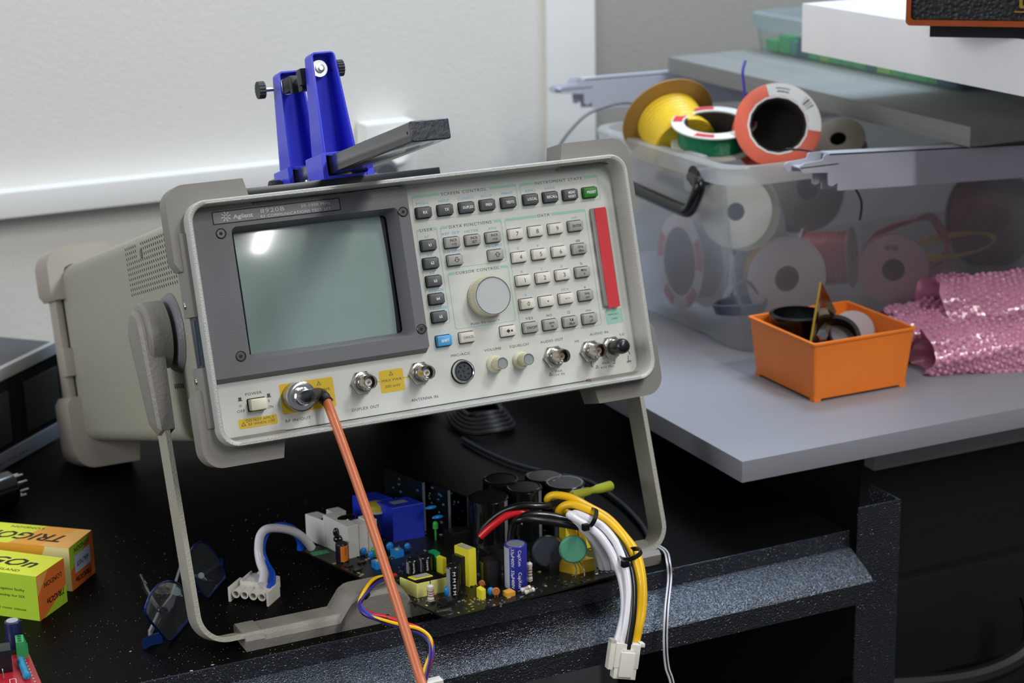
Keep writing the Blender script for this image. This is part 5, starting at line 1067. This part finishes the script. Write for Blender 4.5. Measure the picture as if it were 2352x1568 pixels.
# low device at far left
g1 = wz(0, 1090, 0); g2 = wz(140, 1010, 0); d = (g2 - g1); d.z = 0; d.normalize(); nb = Vector((-d.y, d.x, 0))
def onp(px, py):
    r = ray(px, py); nrm = nb; k = (g1 - CAM).dot(nrm) / r.dot(nrm); return CAM + r * k
zt = onp(0, 848).z; z1 = onp(0, 877).z; z2 = onp(0, 1045).z; bt = wz(0, 752, zt); dep_ = (bt - g1).dot(nb)
t = thing('tape_deck', 'low dark grey audio deck with silver front edges at the far left', 'audio deck', tuple(g1 + nb * dep_ / 2))
TT = frame(g1 - d * .25, d, nb, (0, 0, 1)); 
mb = MB(); mb.box(0, .36, .004, dep_, .004, zt - .001, b=.002); mb.build('cabinet', M('dark_grey_cabinet', '4C4C50', .5), t, TT)
mb = MB(); mb.box(0, .36, 0, .006, z1, zt, b=.001); mb.build('top_trim', M('silver_trim', 'B5B8B6', .4, metal=.2), t, TT)
mb = MB(); mb.box(0, .36, 0, .006, .003, z2, b=.001); mb.text('••• ••• •••', (.27, -.0002, z2 * .5), (1, 0, 0), (0, 0, 1), .05, .004, 1); mb.build('bottom_trim', [M('slate_trim', '7E858E', .4), dink], t, TT)
mb = MB(); mb.box(0, .36, .002, .006, z2, z1, 0); mb.box(.20, .275, .0005, .003, z2 + .006, z1 - .012, 1, b=.001); mb.box(.30, .355, .0005, .003, z2 + .006, z1 - .012, 1, b=.001); mb.build('front_panel', [M('black_fascia', '111214', .3), M('smoky_window', '3A3B37', .25)], t, TT)

# ================================================================ spectacles
g1 = wz(388, 1476, .0012); g2 = wz(478, 1372, .0012); d = (g2 - g1); d.normalize(); nl = Vector((-d.y, d.x, 0)).normalized()
def gp(px, py, off=0):
    r = ray(px, py); n2 = (nl + Vector((0, 0, .0))).normalized(); k = (g1 + nl * off - CAM).dot(n2) / r.dot(n2); return CAM + r * k
t = thing('spectacles', 'blue wire framed spectacles standing open on the bench behind the handle', 'spectacles', tuple((g1 + g2) / 2))
zc = lambda px, py: (px / 3.752, 1150 + py / 3.752)
near = [(1250, 930), (1290, 820), (1370, 720), (1450, 692), (1530, 712), (1590, 780), (1632, 870), (1650, 980), (1630, 1080), (1570, 1165), (1490, 1212), (1440, 1200), (1390, 1145), (1310, 1050), (1258, 980)]
far = [(1640, 440), (1690, 370), (1740, 356), (1810, 400), (1870, 480), (1925, 580), (1938, 660), (1905, 760), (1850, 825), (1790, 832), (1740, 800), (1700, 730), (1660, 640), (1640, 540)]
fb = M('blue_metal_frame', '16347A', .25, metal=.6, coat=.5)
for L_ in (near, far):
    P = [gp(*zc(*q)) for q in L_]; P = [Vector((p.x, p.y, max(p.z, .0012))) for p in P]; mb = MB(); mb.tube(P + [P[0]], .0009, 8, smooth=8); mb.build('lens_rim', fb, t)
    C_ = catmull(P + [P[0]], 5)[:-1]; mb = MB(); mb.loft([[p + nl * -.0006 for p in C_], [p + nl * .0006 for p in C_]]); mb.build('lens', frosted('spectacle_glass', 'B8BEC4', .025, .05, .14) if 'spectacle_glass' not in MATS else MATS['spectacle_glass'], t)
mb = MB(); mb.tube([gp(*zc(1610, 840)), gp(*zc(1660, 790), -.004), gp(*zc(1720, 790))], .0013, 8); mb.build('bridge', fb, t)
for q in ((1525, 780), (1735, 640)):
    p = gp(*zc(*q), -.005); mb = MB(); mb.cyl(p, (-.5, -1, .1), .0012, .0032 if q[0] < 1600 else .0024, n=20, bev=.0005); mb.tube([p, gp(*zc(q[0] + 45, q[1] + 40))], .0006, 6, smooth=0); mb.build('nose_pad', MATS['clear_lid_plastic'], t)
h1 = gp(*zc(1400, 1175)); e1 = wz(*zc(1232, 1235), .004); h2 = gp(*zc(1905, 530))
mb = MB(); mb.strip([h1, (h1 + e1) / 2 + Vector((0, 0, .001)), e1], Vector((0, 0, .008)), .0016); mb.build('temple_arm', fb, t)
mb = MB(); mb.strip([wz(*zc(1290, 1170), .006), wz(*zc(1370, 1000), .006), wz(*zc(1480, 860), .006), wz(*zc(1560, 600), .008)], Vector((0, 0, .009)), .0018); mb.build('temple_arm', M('pale_grey_arm', '8F9199', .4), t)
mb = MB(); mb.tube([e1, wz(*zc(1300, 1180), .004), wz(*zc(1420, 960), .008), wz(*zc(1370, 930), .012), wz(*zc(1280, 790), .014), wz(*zc(1215, 650), .012)], [.002, .002, .0024, .0026, .0026, .002], 10); mb.build('temple_tip', bkc, t)
mb = MB(); mb.tube([h2, wz(*zc(1700, 650), .012), wz(*zc(1600, 620), .010), wz(*zc(1540, 700), .008), wz(*zc(1420, 900), .006)], [.0016, .0018, .0022, .0026, .0022], 10); mb.build('temple_tip', bkc, t)
mb = MB(); mb.cyl(h2 - Vector((0, 0, .003)), (0, 0, 1), .006, .0022, n=14, bev=.0006); mb.build('hinge', fb, t)

# ================================================================ small red board, bottom left
ZR = .0060
rp = [wz(98, 1575, ZR), wz(66, 1499, ZR), wz(-120, 1525, ZR), wz(-90, 1600, ZR)]
t = thing('red_circuit_board', 'small red circuit board with green terminal block and relay at the bottom left', 'circuit board', tuple(wz(30, 1540, 0)))
mb = MB(); mb.loft([[p - Vector((0, 0, .0016)) for p in rp], rp]); mb.build('board', M('red_board', 'B5202F', .35, coat=.3), t)
mb = MB()
for q in ((88, 1560), (62, 1506), (-60, 1540)): p = wz(*q, ZR); mb.cyl((p.x - .003, p.y, 0), (0, 0, 1), ZR - .0016, .0015, n=10)
mb.build('standoff', metal, t)
def rz(px, py): return wz(px, py, ZR)
p = rz(34, 1484); mb = MB(); mb.lathe([(.0058, 0), (.0058, .0185), (.0055, .0195), (.0046, .0200)], p, (0, 0, 1), 32, 0); mb.lathe([(.0042, 0), (.0042, .0004)], p + Vector((0, 0, .0200)), (0, 0, 1), 24, 1); mb.build('capacitor', [M('navy_cap', '1C2452', .3, coat=.4), M('cap_silver', 'C4C6CC', .3, metal=.5)], t)
ex = (rz(66, 1499) - rz(-120, 1525)).normalized(); ey = (rz(66, 1499) - rz(98, 1575)).normalized()
TT = frame(rz(-35, 1552), ex, Vector((-ex.y, ex.x, 0)), (0, 0, 1)); mb = MB(); mb.box(0, .019, 0, .014, 0, .0165, b=.0006); mb.build('relay', M('relay_black', '1A1C22', .35), t, TT)
TT = frame(rz(40, 1513), ex, Vector((-ex.y, ex.x, 0)), (0, 0, 1)); tg = M('green_terminal_plastic', '3FAE66', .45)
mb = MB(); mb.prism([(0, 0), (.0075, 0), (.0075, .006), (.0055, .0125), (.0, .0125)], 0, .0125, lambda a, b, h: (a, h, b))
for k in range(3): mb.cyl((.0026, .0022 + k * .0040, .0125), (0, 0, 1), .0002, .0015, n=16, mi=1)
for k in range(4): mb.box(.0074, .0080, .0002 + k * .004, .0006 + k * .004, 0, .0055)
mb.build('terminal_block', [tg, M('dark_green', '1E5A38', .5)], t, TT)
a, b = rz(48, 1524), rz(64, 1562); a.z += .003; b.z += .003; mb = MB(); dd = (b - a); mb.lathe([(.0016, 0), (.0028, .0008), (.0029, .003), (.0026, .004), (.0026, dd.length - .004), (.0029, dd.length - .003), (.0028, dd.length - .0008), (.0016, dd.length)], a, dd, 24); mb.cyl(a - dd * .2, dd, dd.length * 1.4, .0004, n=8, mi=1)
mb.build('resistor', [M('teal_resistor', '2D93C0', .35, coat=.3), metal2], t)
mb = MB(); a, b = rz(-6, 1524), rz(10, 1560); a.z += .003; b.z += .003; dd = b - a; mb.lathe([(.0012, 0), (.0016, .001), (.0016, dd.length * .5), (.0012, dd.length * .55)], a, dd, 16); mb.tube([a + dd * .5, a + dd * .8 + Vector((0, 0, .003)), b + Vector((0, 0, -.002))], .0004, 6, 1); mb.build('resistor', [brn, metal2], t)
mb = MB(); q = .00008
for (u0, v0, u1, v1) in ((28, 1555, 45, 1575), (70, 1540, 80, 1545)):
    pass
for k in range(9): p = rz(56 + k * 3.2, 1508 + k * 7); mb.box(p.x - .001, p.x, p.y - .0004, p.y + .0004, ZR, ZR + .0001)
a = [rz(22, 1560), rz(36, 1558), rz(40, 1580), rz(26, 1582)]
for p, r in zip(a, a[1:] + a[:1]): mb.strip([p + Vector((0, 0, q)), r + Vector((0, 0, q))], Vector((0, 0, 1)).cross((r - p).normalized()) * .0004, .00005)
mb.build('silkscreen', wht, t)
